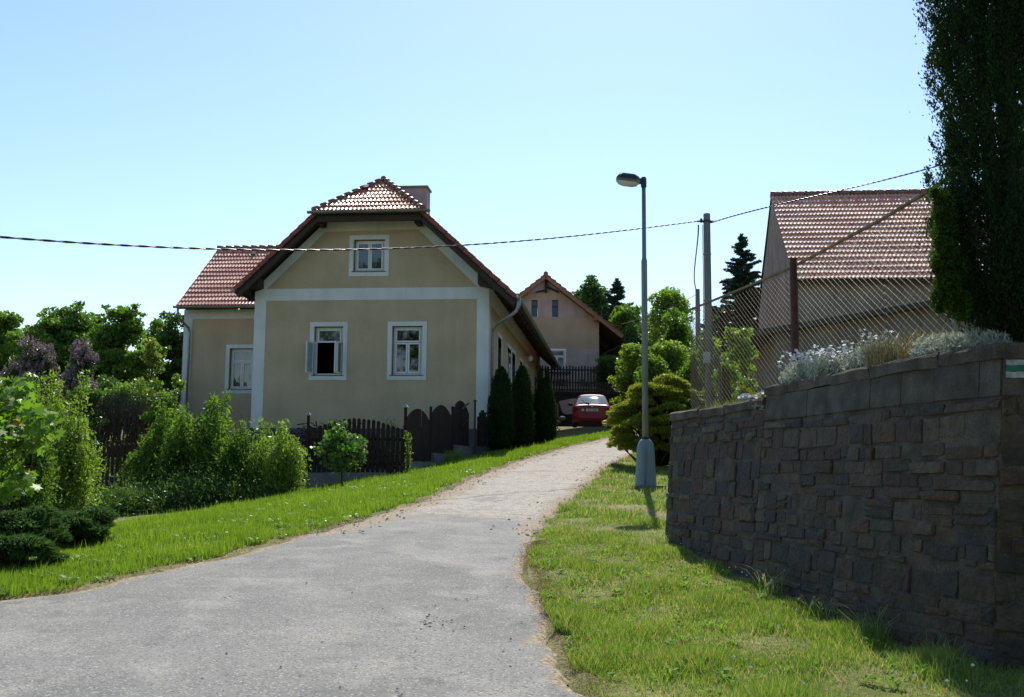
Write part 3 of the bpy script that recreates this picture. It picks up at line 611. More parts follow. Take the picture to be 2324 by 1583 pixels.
def casement(x, sgn, ang, wdt):
    """an opened casement hinged at x"""
    z0, z1 = h_a[2] + .07, h_a[2] + .03 + (h_a[3] - h_a[2] - .05) * .69; d = dU * sgn * cos(ang) - dV * sin(ang); a = Hs(x, .12, 0); m = MB(); g = MB(); s = .05
    def p(t, z): return np.array([a[0], a[1], O[2]]) + d * t + dW * z
    for t0, t1, q0, q1 in ((0, wdt, z0, z0 + s), (0, wdt, z1 - s, z1), (0, s, z0 + s, z1 - s), (wdt - s, wdt, z0 + s, z1 - s)): m.bar(p(t0, (q0 + q1) / 2), p(t1, (q0 + q1) / 2), .035, q1 - q0, m=0)
    g.add([p(s, z0 + s), p(wdt - s, z0 + s), p(wdt - s, z1 - s), p(s, z1 - s)], [(0, 1, 2, 3)])
    c = m.build("casement", M['woodframe'], house); g.build("pane", M['pale_pane' if sgn < 0 else 'glass'], c)
casement(h_a[1] - .03, -1, radians(112), .48); casement(h_a[0] + .05, 1, radians(74), .46)
window(front, house, h_u, up_o, [(0, .5, 0, 1), (.5, 1, 0, 1)], ())
window(wing, house, h_w, (wg[0], wg[0] - 1.27, wg[2], wg[3]), tri, ((0, 1, 0, .62), (.0, 1, .72, 1)))
for i, h in enumerate(side_holes):
    if i < 5: window(side, house, h, (h[0] - .13, h[1] + .13, h[2] - .12, h[3] + .12), tri if i else [(0, 1, 0, 1)], ((0, 1, 0, 1),))
d = MB(); side.box(d, 18.5, 19.6, -.12, -.06, .9, 3.95)
for k in range(3): side.box(d, 18.62, 19.48, -.06, -.045, 1.1 + k * .95, 1.9 + k * .95)
dr = d.build("door", M['darkwood'], house); d = MB(); side.box(d, 19.4, 19.45, -.045, .02, 2.0, 2.15); d.build("handle", M['zinc'], dr)
d = MB(); d.bar(Hs(0, 12.7, 4.35), Hs(-.22, 12.7, 4.35), .03, .03); b = d.build("wall_lamp", M['dkmetal'], house)
d = MB(); d.lathe(Hs(-.26, 12.7, 4.2), [(.01, -.13), (.09, -.1), (.13, 0), (.1, .09), (.04, .13)], 14); d.build("globe", M['white'], b, True)

# roof
nR = np.cross(dV, -(dU * (-1) ) ); 
def slab(mb, pts, th):
    """roof slab: the upper polygon pts with thickness th straight down"""
    pts = [np.array(p) for p in pts]; mb.prism(pts, -dW * th)
hip_k = (ridge_w - 7.60) / (apex_v + .85)
uHR = eR + (7.60 - wR) / kR; uHL = eL - (7.60 - wL) / kL
mb = MB(); th = .16
slab(mb, [Hs(eR, vF, wR), Hs(eR, VB, wR), Hs(ridge_u, VB, ridge_w), Hs(ridge_u, apex_v, ridge_w), Hs(uHR, vF - .05, 7.60)], th)
slab(mb, [Hs(eL, VB, wL), Hs(eL, vF, wL), Hs(uHL, vF - .05, 7.60), Hs(ridge_u, apex_v, ridge_w), Hs(ridge_u, VB, ridge_w)], th)
slab(mb, [Hs(uHR, vF - .05, 7.58), Hs(ridge_u, apex_v, ridge_w - .02), Hs(uHL, vF - .05, 7.58)], .12)
mb.build("roof_boarding", M['darkwood'], house)
# rafters and wall plates under the overhangs, purlin ends and the boxed eave ends
for u in (2.30, 5.55): mb = MB(); front.box(mb, u - .09, u + .09, -.1, .62, 7.22, 7.46); mb.build("purlin_end", M['darkwood'], house)
mb = MB()
mb.prism([Hs(.30, -.02, 5.20), Hs(.30, -.02, 5.62), Hs(-.80, -.02, 4.72), Hs(-.80, -.02, 4.62), Hs(-.15, -.02, 5.10)], -dV * .55)
mb.build("eave_box", M['darkwood'], house); mb = MB()
mb.prism([Hs(7.55, -.02, 5.20), Hs(7.55, -.02, 5.50), Hs(8.12, -.02, 5.0), Hs(8.0, -.02, 4.95), Hs(7.95, -.02, 5.15)], -dV * .55)
mb.build("eave_box", M['darkwood'], house)
def rafter(a, b, w=.1, h=.12): m_ = MB(); m_.bar(a, b, w, h); m_.build("rafter", M['darkwood'], house)
rafter(Hs(eR + .05, vF + .08, wR - .24), Hs(uHR, vF + .08, 7.6 - .27), .1, .16); rafter(Hs(eL - .05, vF + .08, wL - .24), Hs(uHL, vF + .08, 7.6 - .27), .1, .16)
rafter(Hs(uHR, vF + .06, 7.36), Hs(uHL, vF + .06, 7.36), .1, .2)
for v in np.arange(.6, VB, .95): rafter(Hs(eR + .06, v, wR - .23), Hs(.05, v, wR + kR * (.95) - .24))
for v in np.arange(.3, WV, .95): rafter(Hs(eL - .06, v, wL - .23), Hs(7.80, v, wL + kL * .42 - .23))
mb = MB()                                                                                                            # tile covering of the two main slopes
esR = (Hs(ridge_u, 0, ridge_w) - Hs(eR, 0, wR)); LR = np.linalg.norm(esR); esR = esR / LR
esL = (Hs(ridge_u, 0, ridge_w) - Hs(eL, 0, wL)); LL = np.linalg.norm(esL); esL = esL / LL
def hipv(s, L, w0):                                                                                                   # start of a row where the hip cuts it
    w = w0 + (ridge_w - w0) * s / L; return vF if w < 7.6 else vF + (w - 7.6) / hip_k
tilefield(mb, Hs(eR, 0, wR) + np.cross(dV, esR) * 0, dV, esR, np.cross(esR, dV) * (1 if np.cross(esR, dV)[2] > 0 else -1), lambda s: hipv(s, LR, wR), lambda s: VB, LR, .27)
tilefield(mb, Hs(eL, 0, wL), dV, esL, np.cross(esL, dV) * (1 if np.cross(esL, dV)[2] > 0 else -1), lambda s: hipv(s, LL, wL), lambda s: VB, LL, .27)
rf = mb.build("roof", M['tile'], house)
mb = MB()
he = Hs(0, vF - .12, 7.585); hu = (Hs(ridge_u, apex_v, ridge_w) - Hs(ridge_u, vF - .12, 7.585)); LH = np.linalg.norm(hu); hu = hu / LH; nh = np.cross(-dU, hu); nh = nh if nh[2] > 0 else -nh
tilefield(mb, he, dU, hu, nh, lambda s: uHR + (ridge_u - uHR) * s / LH - .05, lambda s: uHL + (ridge_u - uHL) * s / LH + .05, LH)
mb.build("hip_roof", M['tile'], house)
mb = MB()
def caps(mb, a, b, r=.11, step=.36):
    a, b = np.array(a, float), np.array(b, float); L = np.linalg.norm(b - a); n = max(1, int(L / step)); d = (b - a) / n
    for i in range(n): p = a + d * i; mb.tube([p - d * .05 + dW * .02, p + d], [r * 1.12, r * .86], 9)
caps(mb, Hs(uHR - .05, vF - .05, 7.62), Hs(ridge_u, apex_v, ridge_w + .03), .1); caps(mb, Hs(uHL + .05, vF - .05, 7.62), Hs(ridge_u, apex_v, ridge_w + .03), .1)
caps(mb, Hs(ridge_u, VB, ridge_w + .03), Hs(ridge_u, apex_v - .1, ridge_w + .04), .12)
mb.build("ridge_cap", M['ridge'], house, True)
mb = MB()
def verge(mb, a, b, v, n):
    """stepped edge of the tile rows along a rake"""
    for i in range(n):
        p, q = np.array(a) + (np.array(b) - a) * i / n, np.array(a) + (np.array(b) - a) * (i + 1) / n
        mb.bar(p + dW * .0 - dV * .02, q - dV * .02 - dW * .035, .06, .13)
verge(mb, Hs(eR, vF, wR - .01), Hs(uHR, vF, 7.58), 0, 11); mb.build("verge_tiles", M['verge'], house); mb = MB(); verge(mb, Hs(eL, vF, wL - .01), Hs(uHL, vF, 7.56), 0, 10)
mb.build("verge_tiles", M['verge'], house)
def gutter(mb, a, b, r=.075):
    a, b = np.array(a, float), np.array(b, float); d = (b - a) / np.linalg.norm(b - a); s = np.cross(d, dW); V = []
    A = np.linspace(pi, 2 * pi, 9)
    for p in (a, b):
        for rr in (r, r - .012):
            for t in A: V.append(p + s * cos(t) * rr + dW * sin(t) * rr)
    F = [(i, i + 1, i + 19, i + 18) for i in range(8)] + [(i + 9, i + 10, i + 28, i + 27) for i in range(8)] + [tuple(range(9)), tuple(range(18, 27))]
    F += [(0, 18, 27, 9), (8, 17, 35, 26)]
    mb.add(V, F)
mb = MB(); gutter(mb, Hs(-1.03, vF - .02, 4.74), Hs(-1.03, VB + .1, 4.70), .085); mb.build("gutter", M['zincold'], house)
mb = MB(); gutter(mb, Hs(uHR - .32, vF - .18, 7.56), Hs(uHL + .22, vF - .18, 7.56), .08); mb.build("gutter", M['zincold'], house)
mb = MB(); gutter(mb, Hs(eL + .06, vF, 5.05), Hs(eL + .06, WV - .3, 5.05), .085); mb.build("gutter", M['zincold'], house)
mb = MB(); P = [Hs(-1.03, vF + .1, 4.72), Hs(-1.03, vF + .1, 4.45), Hs(-.98, vF + .1, 4.3), Hs(-.80, vF + .16, 4.16), Hs(-.3, -.25, 3.93), Hs(-.14, .02, 3.78), Hs(-.11, .1, 3.6), Hs(-.11, .1, -.6)]
mb.tube(P, [.075, .07, .055, .05, .05, .05, .05, .05], 12)
for w in (2.95, 1.2): mb.tube([Hs(-.11, .1, w), Hs(-.11, .1, w + .03)], .062, 12)
mb.build("drainpipe", M['zinc'], house, True)
# chimney
mb = MB(); cx = [(2.87, 4.0), (4.35, 4.0), (4.35, 4.75), (2.87, 4.75)]
mb.prism([Hs(u, v, 7.6) for u, v in cx], dW * 2.05); ch = mb.build("chimney", M['chimney'], house)
mb = MB(); cc = [(2.82, 3.95), (4.40, 3.95), (4.40, 4.80), (2.82, 4.80)]; mb.prism([Hs(u, v, 9.652) for u, v in cc], dW * .07); mb.build("chimney_cap", M['conc'], ch)
# wing roof
mb = MB(); WE, WR_, wk = WV - .58, 9.56, (8.61 - 5.508) / (9.56 - (WV - .6)); we0 = 5.508; ru = 12.96
esW = Hs(0, WR_, 8.61) - Hs(0, WE, we0); LW = np.linalg.norm(esW); esW = esW / LW; nW = np.cross(dU, esW); nW = nW if nW[2] > 0 else -nW
def wing_end(s):                                                                                                      # where the wing's slope dies into the main slope
    w = we0 + (8.61 - we0) * s / LW; return max(eL - (w - wL) / kL - .35, 4.6)
tilefield(mb, Hs(0, WE, we0) + nW * .03, dU, esW, nW, wing_end, lambda s: ru, LW)
mb.build("wing_roof", M['tile'], house)
mb = MB(); slab(mb, [Hs(ru - .03, WE, we0 + .01), Hs(ru - .03, WR_, 8.60), Hs(5.0, WR_, 8.60), Hs(7.9, WE, we0 + .01)], .12); slab(mb, [Hs(ru - .03, WR_, 8.60), Hs(ru - .03, WR_ + 4.1, we0), Hs(6.9, WR_ + 4.1, we0), Hs(5.0, WR_, 8.60)], .12)
mb.build("roof_boarding", M['darkwood'], house)
mb = MB(); caps(mb, Hs(ru + .02, WR_, 8.66), Hs(4.8, WR_, 8.66), .11); mb.build("ridge_cap", M['ridge'], house, True)
mb = MB(); gutter(mb, Hs(ru + .08, WE - .07, we0 - .0), Hs(8.15, WE - .07, we0 - .02), .08); mb.build("gutter", M['zinc'], house)
mb = MB(); mb.tube([Hs(ru - .1, WE - .07, 5.45), Hs(ru - .1, WE - .07, 5.15), Hs(ru - .18, WE + .1, 4.98), Hs(12.62, WV - .12, 4.72), Hs(12.58, WV - .1, 4.5), Hs(12.58, WV - .1, -.5)], .045, 10)
for w in (3.35, 1.9): mb.tube([Hs(12.58, WV - .1, w), Hs(12.58, WV - .1, w + .03)], .058, 10)
mb.build("drainpipe", M['zinc'], house, True)
for (u, s, f) in ((11.2, LW * .86, 1), (4.35, LH * .66, 0)):                                                          # vent tiles
    p = (Hs(0, WE, we0) + dU * u + esW * s + nW * .05) if f else (he + dU * u + hu * s + nh * .05)
    e_, n_ = (esW, nW) if f else (hu, nh); mb = MB(); mb.prism([p - dU * .11 - n_ * .04, p - dU * .09 + n_ * .07, p + dU * .09 + n_ * .07, p + dU * .11 - n_ * .04], e_ * .26); mb.build("vent_tile", M['darkwood'], house)

# ================================================================ SECOND HOUSE UP THE LANE
def h2(x, y, z): return np.array([x, 58 + y, z])
F2 = HF(lambda x, y, z: np.array([x, 58 - y, z])); rx = 1.83; kx = .79
house2 = thing("gabled_house", "beige and grey gable house behind the parked red car, with two slit windows", "house", (rx, 58, 5.6))
zr = 12.35; wl2 = -1.14
def r2(x): return zr - kx * abs(x - rx) - .22
mb = MB(); n_holes = [(1.06, 1.40, 10.08, 11.02), (2.20, 2.55, 10.08, 11.02), (2.02, 2.95, 7.06, 8.28)]
zt = 11.45; xa = rx - (zr - .22 - zt) / kx; xb = rx + (zr - .22 - zt) / kx
holed(mb, [(wl2, 5.0), (4.80, 5.0), (4.80, r2(4.80)), (xb, zt), (xa, zt), (wl2, r2(wl2))], n_holes, lambda x, z: h2(x, 0, z))
mb.add([h2(4.8, 0, 5), h2(4.8, 9, 5), h2(4.8, 9, 10), h2(4.8, 0, 9.9)], [(0, 1, 2, 3)]); mb.add([h2(wl2, 0, 5), h2(wl2, 9, 5), h2(wl2, 9, 10), h2(wl2, 0, 9.9)], [(0, 1, 2, 3)])
mb.build("wall", M['beige'], house2)
mb = MB()
def cut2(z0, z1, holes):
    pts = clip(clip([(wl2, 5.0), (4.80, 5.0), (4.80, r2(4.80)), (rx, r2(rx)), (wl2, r2(wl2))], 0, -1, -z0), 0, 1, z1); holed(mb, pts, holes, lambda x, z: h2(x, -.015, z))
cut2(10.04, 11.06, n_holes[:2]); mb.build('render_band', M['grey'], house2); mb = MB(); cut2(6.94, 8.31, n_holes[2:]); mb.build("render_band", M['grey'], house2)
mb = MB(); mb.add([h2(xa - .3, .12, zt), h2(xb + .3, .12, zt), h2(rx, .12, 12.3)], [(0, 1, 2)]); mb.add([h2(xa - .2, 0, zt), h2(xb + .2, 0, zt), h2(xb + .2, .5, zt), h2(xa - .2, .5, zt)], [(0, 1, 2, 3)]); mb.build("gable_lining", PM('pale_blue_boards', (.6, .7, .75), (.5, .58, .63), 3, .8), house2)
mb = MB(); mb.bar(h2(rx + .03, -.1, zt - .03), h2(rx + .03, -.1, 12.1), .14, .14, (0, 1, 0)); mb.bar(h2(rx, -.1, 11.55), h2(rx - .55, -.1, zt - .02), .08, .1, (0, 1, 0)); mb.bar(h2(rx + .05, -.1, 11.75), h2(rx + .75, -.1, zt), .1, .1, (0, 1, 0))
mb.build("gable_truss", M['darkwood'], house2)
for s in (-1, 1): mb = MB(); mb.box(h2(rx + s * 2.78 + .0, -.2, 9.93), (.22, .8, .2)); mb.build("purlin_end", M['orangewood'], house2)
mb = MB()
for s, xe in ((1, 6.05), (-1, -2.4)):
    ze = zr - kx * abs(xe - rx); mb = MB(); a, b = h2(rx, -.62, zr - .11), h2(xe, -.62, ze - .11); mb.bar(a, b, .06, .2, (0, 0, 1)); mb.build("bargeboard", M['orangewood'], house2)
mb = MB()
for xe in (6.05, -2.4):
    ze = zr - kx * abs(xe - rx); mb.prism([h2(rx, -.58, zr - .05), h2(rx, 9.5, zr - .05), h2(xe, 9.5, ze - .05), h2(xe, -.58, ze - .05)], (0, 0, -.1))
mb.build("roof_boarding", M['darkwood'], house2)
mb = MB()
for xe, n_ in ((6.12, 15), (-2.47, 15)):
    ze = zr - kx * abs(xe - rx)
    for i in range(n_):
        a, b = np.array([rx + (xe - rx) * i / n_, 0, zr + (ze - zr) * i / n_]), np.array([rx + (xe - rx) * (i + 1) / n_, 0, zr + (ze - zr) * (i + 1) / n_])
        mb.prism([h2(a[0], -.68, a[2] - .02), h2(b[0], -.68, b[2] + .05), h2(b[0], 9.6, b[2] + .05), h2(a[0], 9.6, a[2] - .02)], (0, 0, .05))
mb.tube([h2(rx, -.7, zr + .03), h2(rx, 9.6, zr + .03)], .13, 10)
mb.build("roof", M['ridge'], house2)
mb = MB(); ze = zr - kx * (6.05 - rx); gutter(mb, (6.12, 57.3, ze - .1), (6.12, 67, ze - .1), .08); mb.tube([(6.12, 57.5, ze - .15), (6.1, 57.5, ze - .45), (5.85, 57.6, ze - .62), (5.1, 57.9, ze - .95), (4.95, 57.95, ze - 1.1), (4.95, 57.95, 5.6)], .05, 8); mb.build("drainpipe", M['darkwood'], house2, True)
for h in n_holes[:2]:
    g_ = MB(); F2.box(g_, h[0], h[1], -.2, -.16, h[2], h[3]); w_ = g_.build("window", PM('dim_glass', (.05, .08, .11), rough=.25), house2); g_ = MB(); F2.box(g_, h[0], h[1], -.15, -.1, (h[2] + h[3]) / 2 + .1, (h[2] + h[3]) / 2 + .15); g_.build("frame", M['dkmetal'], w_)
h = n_holes[2]; fr, gl = pane_set(F2, house2, h[0], h[1], h[2], h[3], .05, tri, .05, .05); w_ = fr.build("window", PM('bright_white', (.78, .8, .8), rough=.4), house2)
gl.build("pane", M['carglass'], w_); c = MB(); F2.box(c, h[0], h[1], -.4, -.35, h[2], h[3]); c.build("curtain", PM('blue_net', (.35, .5, .62), rough=.8), w_); c = MB(); F2.box(c, h[0] - .15, h[1] + .3, 0, .12, h[2] - .14, h[2] - .02); c.build("sill", PM('red_sill', (.16, .05, .04), rough=.7), w_)

# ================================================================ BARN AND ANNEX ON THE RIGHT
bx0, by0 = (1811 - 1162) / FPX * 32.6, 32.6; BO = np.array([bx0, by0, 0]); bX = np.array([cos(YAW), -sin(YAW), 0]); bY = np.array([sin(YAW), cos(YAW), 0])
def Bn(x, y, z): return BO + bX * x + bY * y + dW * z
barn = thing("barn", "tall rendered barn with a steep weathered red tiled roof behind the wire fence", "barn", Bn(6, 0, EYE + 2.4))
bz, rz, rd, BL = EYE + 6.12, EYE + 9.86, 4.45, 22
mb = MB(); mb.add([Bn(0, 0, 3), Bn(BL, 0, 3), Bn(BL, 0, bz - .12), Bn(0, 0, bz - .12)], [(0, 1, 2, 3)])
mb.add([Bn(0, 0, 3), Bn(0, 2 * rd - .2, 3), Bn(0, 2 * rd - .2, bz - .1), Bn(0, rd, rz - .12), Bn(0, 0, bz - .1)], [(0, 1, 2, 3, 4)]); mb.add([Bn(BL, 0, 3), Bn(BL, 2 * rd, 3), Bn(BL, 2 * rd, bz), Bn(BL, rd, rz - .1), Bn(BL, 0, bz - .1)], [(0, 1, 2, 3, 4)])
mb.build("wall", M['barn'], barn)
es = Bn(0, rd, rz) - Bn(0, -.28, bz - .17); Lb = np.linalg.norm(es); es = es / Lb; nb = np.cross(bX, es); nb = nb if nb[2] > 0 else -nb
mb = MB(); tilefield(mb, Bn(0, -.28, bz - .17), bX, es, nb, lambda s: -.06, lambda s: BL, Lb, .125, .345, .026, .06); mb.build("roof", M['tileold'], barn)
mb = MB(); mb.prism([Bn(-.04, -.26, bz - .19), Bn(BL, -.26, bz - .19), Bn(BL, rd, rz - .02), Bn(-.04, rd, rz - .02)], -dW * .1); mb.prism([Bn(-.04, rd, rz), Bn(BL, rd, rz), Bn(BL, 2 * rd + .3, bz - .17), Bn(-.04, 2 * rd + .3, bz - .17)], -dW * .1); mb.build("roof_boarding", M['darkwood'], barn)
mb = MB()
for i in range(54): a = Bn(i * .4 - .05, rd, rz + .05); mb.tube([a, a + bX * .44 - dW * .03], [.125, .095], 9)
mb.build("ridge_cap", M['ridge'], barn, True)
annex = thing("annex", "low rendered outbuilding with a sloping dark roof edge in front of the barn", "outbuilding", (8, 26, 3.6))
AO = np.array([.2506 * 26, 26, 0])
def An(x, y, z): return AO + bX * x + bY * y + dW * z
FA = HF(lambda x, y, z: An(x, -y, z)); mb = MB(); hz0 = 3.47; wh = (2.45, 3.35, EYE + 2.25, EYE + 2.72)
def atop(x): return EYE + 3.42 + .168 * x
holed(mb, [(0, 2.5), (9, 2.5), (9, EYE + 4.3), (4.6, atop(4.6)), (0, atop(0))], [wh], lambda x, z: An(x, 0, z))
mb.add([An(0, 0, 2.5), An(0, 6.0, 2.5), An(0, 6.0, atop(0) - .1), An(0, 0, atop(0))], [(0, 1, 2, 3)]); mb.build("wall", M['annex'], annex)
mb = MB(); FA.box(mb, wh[0], wh[1], -.5, -.3, wh[2], wh[3]); w_ = mb.build("window", M['room'], annex); mb = MB()
for i in range(1, 6): FA.box(mb, wh[0] + i * .15 - .01, wh[0] + i * .15 + .01, -.1, -.08, wh[2], wh[3])
mb.build("bars", M['rust'], w_)
mb = MB(); mb.prism([An(-.75, -.35, atop(-.75) + .0), An(4.75, -.35, atop(4.75)), An(4.75, 6.4, atop(4.75)), An(-.75, 6.4, atop(-.75))], dW * .14); mb.build("roof", PM('mossy_roof', (.08, .075, .06), (.05, .05, .04), 4, .95, .7, 20), annex)

# ================================================================ STONE WALL
wall = thing("stone_wall", "long rubble retaining wall of dark stones with concrete coping beside the grass bank", "wall", (2.3, 9.5, .55))
S_ = np.concatenate([[0], np.cumsum(np.linalg.norm(np.diff(WT, axis=0), axis=1))]); TOT = S_[-1]
def wp(s, z, out=0.):
    """point of the battered face: s along the wall from its far end, height z, distance out of the face"""
    ft = np.array([np.interp(s, S_, WT[:, k]) for k in (0, 1)]); fb = np.array([np.interp(s, S_, WB[:, k]) for k in (0, 1)])
    zb = ground_z(fb[0], fb[1]) - .15; k = (z - zb) / (ZH - .08 - zb); p = fb + (ft - fb) * k; e = np.array([np.interp(min(s + .05, TOT), S_, WT[:, j]) - np.interp(max(s - .05, 0), S_, WT[:, j]) for j in (0, 1)])
    e /= np.linalg.norm(e); n = np.array([e[1], -e[0]]); n = n if n[0] < 0 else -n
    p = p + n * out; return np.array([p[0], p[1], z])
def s_at(Y): return float(np.interp(-Y, -WT[:, 1], S_))
SB = s_at(10.32)                       # where the coping steps up
zbot = lambda s: float(ground_z(np.interp(s, S_, WB[:, 0]), np.interp(s, S_, WB[:, 1]))) - .2
mb = MB(); n = 70; ss = np.linspace(0, TOT, n); zz = np.linspace(0, 1, 14); V = []
for s in ss:
    for k in zz: z = zbot(s) + (ZH - .1 - zbot(s)) * k if s > SB else zbot(s) + (ZL - .08 - zbot(s)) * k; V.append(wp(s, z, .0))
mb.add(V, [(i * 14 + j, (i + 1) * 14 + j, (i + 1) * 14 + j + 1, i * 14 + j + 1) for i in range(n - 1) for j in range(13)])
e0 = wp(0, 0, 0); 
# rounded far end returning into the bank, and the near return
def ret(s, d, L, zt_):
    a = np.array([wp(s, zbot(s), 0), wp(s, zt_, 0)]); dd = np.array(d, float) / np.linalg.norm(d) * L
    mb.add([a[0], a[0] + dd, a[1] + dd, a[1]], [(0, 1, 2, 3)])
ret(0, (1, .35, 0), 3.2, ZL - .08); ret(TOT, (1, -.12, 0), 3.0, ZH - .1)
mb.build("masonry", M['mortar'], wall)
mb = MB()
def stone(c00, c10, c11, c01, nrm, pr):
    """one rough stone: outline on the face, bulging by pr"""
    P = [np.array(p) for p in (c00, c10, c11, c01)]; cen = sum(P) / 4; ring = []
    for i in range(4):
        a, b = P[i], P[(i + 1) % 4]
        for t in (.06, .5, .92): q = a + (b - a) * t; q = cen + (q - cen) * R_(.92, 1.05); ring.append(q)
    inn = [cen + (q - cen) * R_(.86, .93) + nrm * pr * R_(.6, 1.2) for q in ring]; out = [q - nrm * .01 for q in ring]; mid = [cen + (q - cen) * .99 + nrm * pr * .55 for q in ring]
    mb.add(out + mid + inn + [cen + nrm * pr * R_(.9, 1.25)], [(i, (i + 1) % 12, 12 + (i + 1) % 12, 12 + i) for i in range(12)] + [(12 + i, 12 + (i + 1) % 12, 24 + (i + 1) % 12, 24 + i) for i in range(12)] + [(24 + i, 24 + (i + 1) % 12, 36) for i in range(12)])
def course_stones(pt, L, z0, ztop, nf):
    z = z0
    while z < ztop - .05:
        h = min(random.choice((R_(.045, .08), R_(.08, .13), R_(.12, .2))), ztop - z); s = R_(-.1, 0)
        if ztop - z - h < .05: h = ztop - z
        while s < L - .04:
            w = R_(.09, .52) * (1.25 if h < .1 else .8); a, b = max(s, 0), min(s + w, L); zj = R_(-.018, .018); g = R_(.001, .007)
            if random.random() < .05: s += w; continue
            if b - a > .05:
                hh = h * (R_(.8, 1.0)); sp = random.random() < .12 and h > .12
                for (q0, q1) in (((0, .48), (.52, 1)) if sp else ((0, 1),)):
                    za, zb_ = z + zj + hh * q0 + g, z + zj + hh * q1 - g * .5
                    stone(pt(a + g, za), pt(b - g, za + R_(-.01, .01)), pt(b - g, zb_), pt(a + g, zb_ + R_(-.012, .012)), nf(a), random.choice((R_(.002, .010), R_(.008, .018), R_(.012, .03))))
            s += w
        z += h
def nface(s):
    a, b = wp(max(s - .1, 0), 1.5), wp(min(s + .1, TOT), 1.5); e = b - a; n_ = np.array([e[1], -e[0], 0]); n_ = n_ if n_[0] < 0 else -n_; return n_ / np.linalg.norm(n_)
course_stones(lambda s, z: wp(s, z, 0), SB, .5, ZL - .14, nface)
course_stones(lambda s, z: wp(SB + s, z, 0), TOT - SB, .28, ZH - .37, lambda s: nface(SB + s))
eR_ = wp(TOT, 1.0); dR_ = np.array([1, -.12, 0]) / sqrt(1.0144); nR_ = np.array([-.12, -1, 0]) / sqrt(1.0144)
course_stones(lambda s, z: wp(TOT, z, 0) + dR_ * s, 1.6, .2, ZH - .37, lambda s: nR_)
eL_d = np.array([1, .35, 0]) / sqrt(1.1225); course_stones(lambda s, z: wp(0, z, 0) + eL_d * s, 1.0, .55, ZL - .12, lambda s: np.array([-.33, .94, 0]))
mb.build("stone", M['stone'], wall)
mb = MB(); s = SB + .02
while s < TOT - .02:                                                                                                  # course of hollow blocks under the higher coping
    b = min(s + R_(.38, .46), TOT); z0, z1 = ZH - .345, ZH - .105; P = [wp(s + .002, z0 + R_(-.004, .004), -.05), wp(b - .002, z0 + R_(-.004, .004), -.05), wp(b - .002, z1, -.05), wp(s + .002, z1, -.05)]; n_ = nface((s + b) / 2); mb.prism(P, n_ * (.05 + R_(.012, .018))); s = b
s = .0
while s < 1.6: b = s + R_(.38, .45); mb.prism([wp(TOT, z_, 0) + dR_ * t_ for t_, z_ in ((s + .002, ZH - .345), (b - .002, ZH - .345), (b - .002, ZH - .105), (s + .002, ZH - .105))], nR_ * R_(.012, .018)); s = b
mb.build("block_course", M['block'], wall)
def coping(s0, s1, zt, th, over, seg):
    mb = MB(); s = s0
    while s < s1 - .01:
        b = min(s + seg * R_(.8, 1.15), s1); k = 5; V = []; jz = R_(-.008, .008)
        for t in np.linspace(s + .004, b - .004, k):
            n_ = nface(t); f = wp(t, zt, 0); f[2] = 0; w_ = .34
            for (o_, z_) in ((over, zt - th), (over + .008, zt - .02), (over - .012, zt), (-w_, zt - .005), (-w_, zt - th)): V.append(f + n_ * (o_ + R_(-.009, .009)) + dW * (z_ + jz + R_(-.009, .006)))
        mb.add(V, [(i * 5 + j, (i + 1) * 5 + j, (i + 1) * 5 + (j + 1) % 5, i * 5 + (j + 1) % 5) for i in range(k - 1) for j in range(5)] + [(4, 3, 2, 1, 0), tuple((k - 1) * 5 + j for j in range(5))]); s = b
    return mb
cm = coping(0, SB, ZL, .10, .035, .9); c2 = coping(SB + .005, TOT, ZH, .10, .04, .85); a = wp(TOT, ZH, .04)
cm.build("coping", M['mosscap'], wall); c2.bar(a + dR_ * .0 + np.array([0, .17, -.055]), a + dR_ * 3 + np.array([0, .17, -.055]), .36, .1); c2.build("coping", M['mosscap'], wall)
cp = MB(); ns = 14                                                                                                    # broken mortar fillet where the coping steps
for i in range(ns): p = wp(SB - .28 + .02 * i, ZL - .01 - .005 * i, .02 + R_(-.01, .02)); cp.box(p + [0, 0, R_(-.04, .0)], (R_(.02, .05), R_(.03, .07), R_(.01, .03)), R_(0, 3))
cp.build("mortar_patch", M['conc'], wall)
# painted hiking mark: white, green, white
for (z0, z1, mt) in ((-.150, -.115, 'paintw'), (-.190, -.152, 'paintg'), (-.232, -.192, 'paintw')):
    mb = MB(); V = []
    for t in np.linspace(.015, .15, 8): V += [wp(TOT, ZH + z0 + R_(-.003, .003), 0) + dR_ * t + nR_ * .021, wp(TOT, ZH + z1 + R_(-.003, .003), 0) + dR_ * t + nR_ * .021]
    mb.add(V, [(2 * i, 2 * i + 2, 2 * i + 3, 2 * i + 1) for i in range(7)]); mb.build("trail_mark", M[mt], wall)

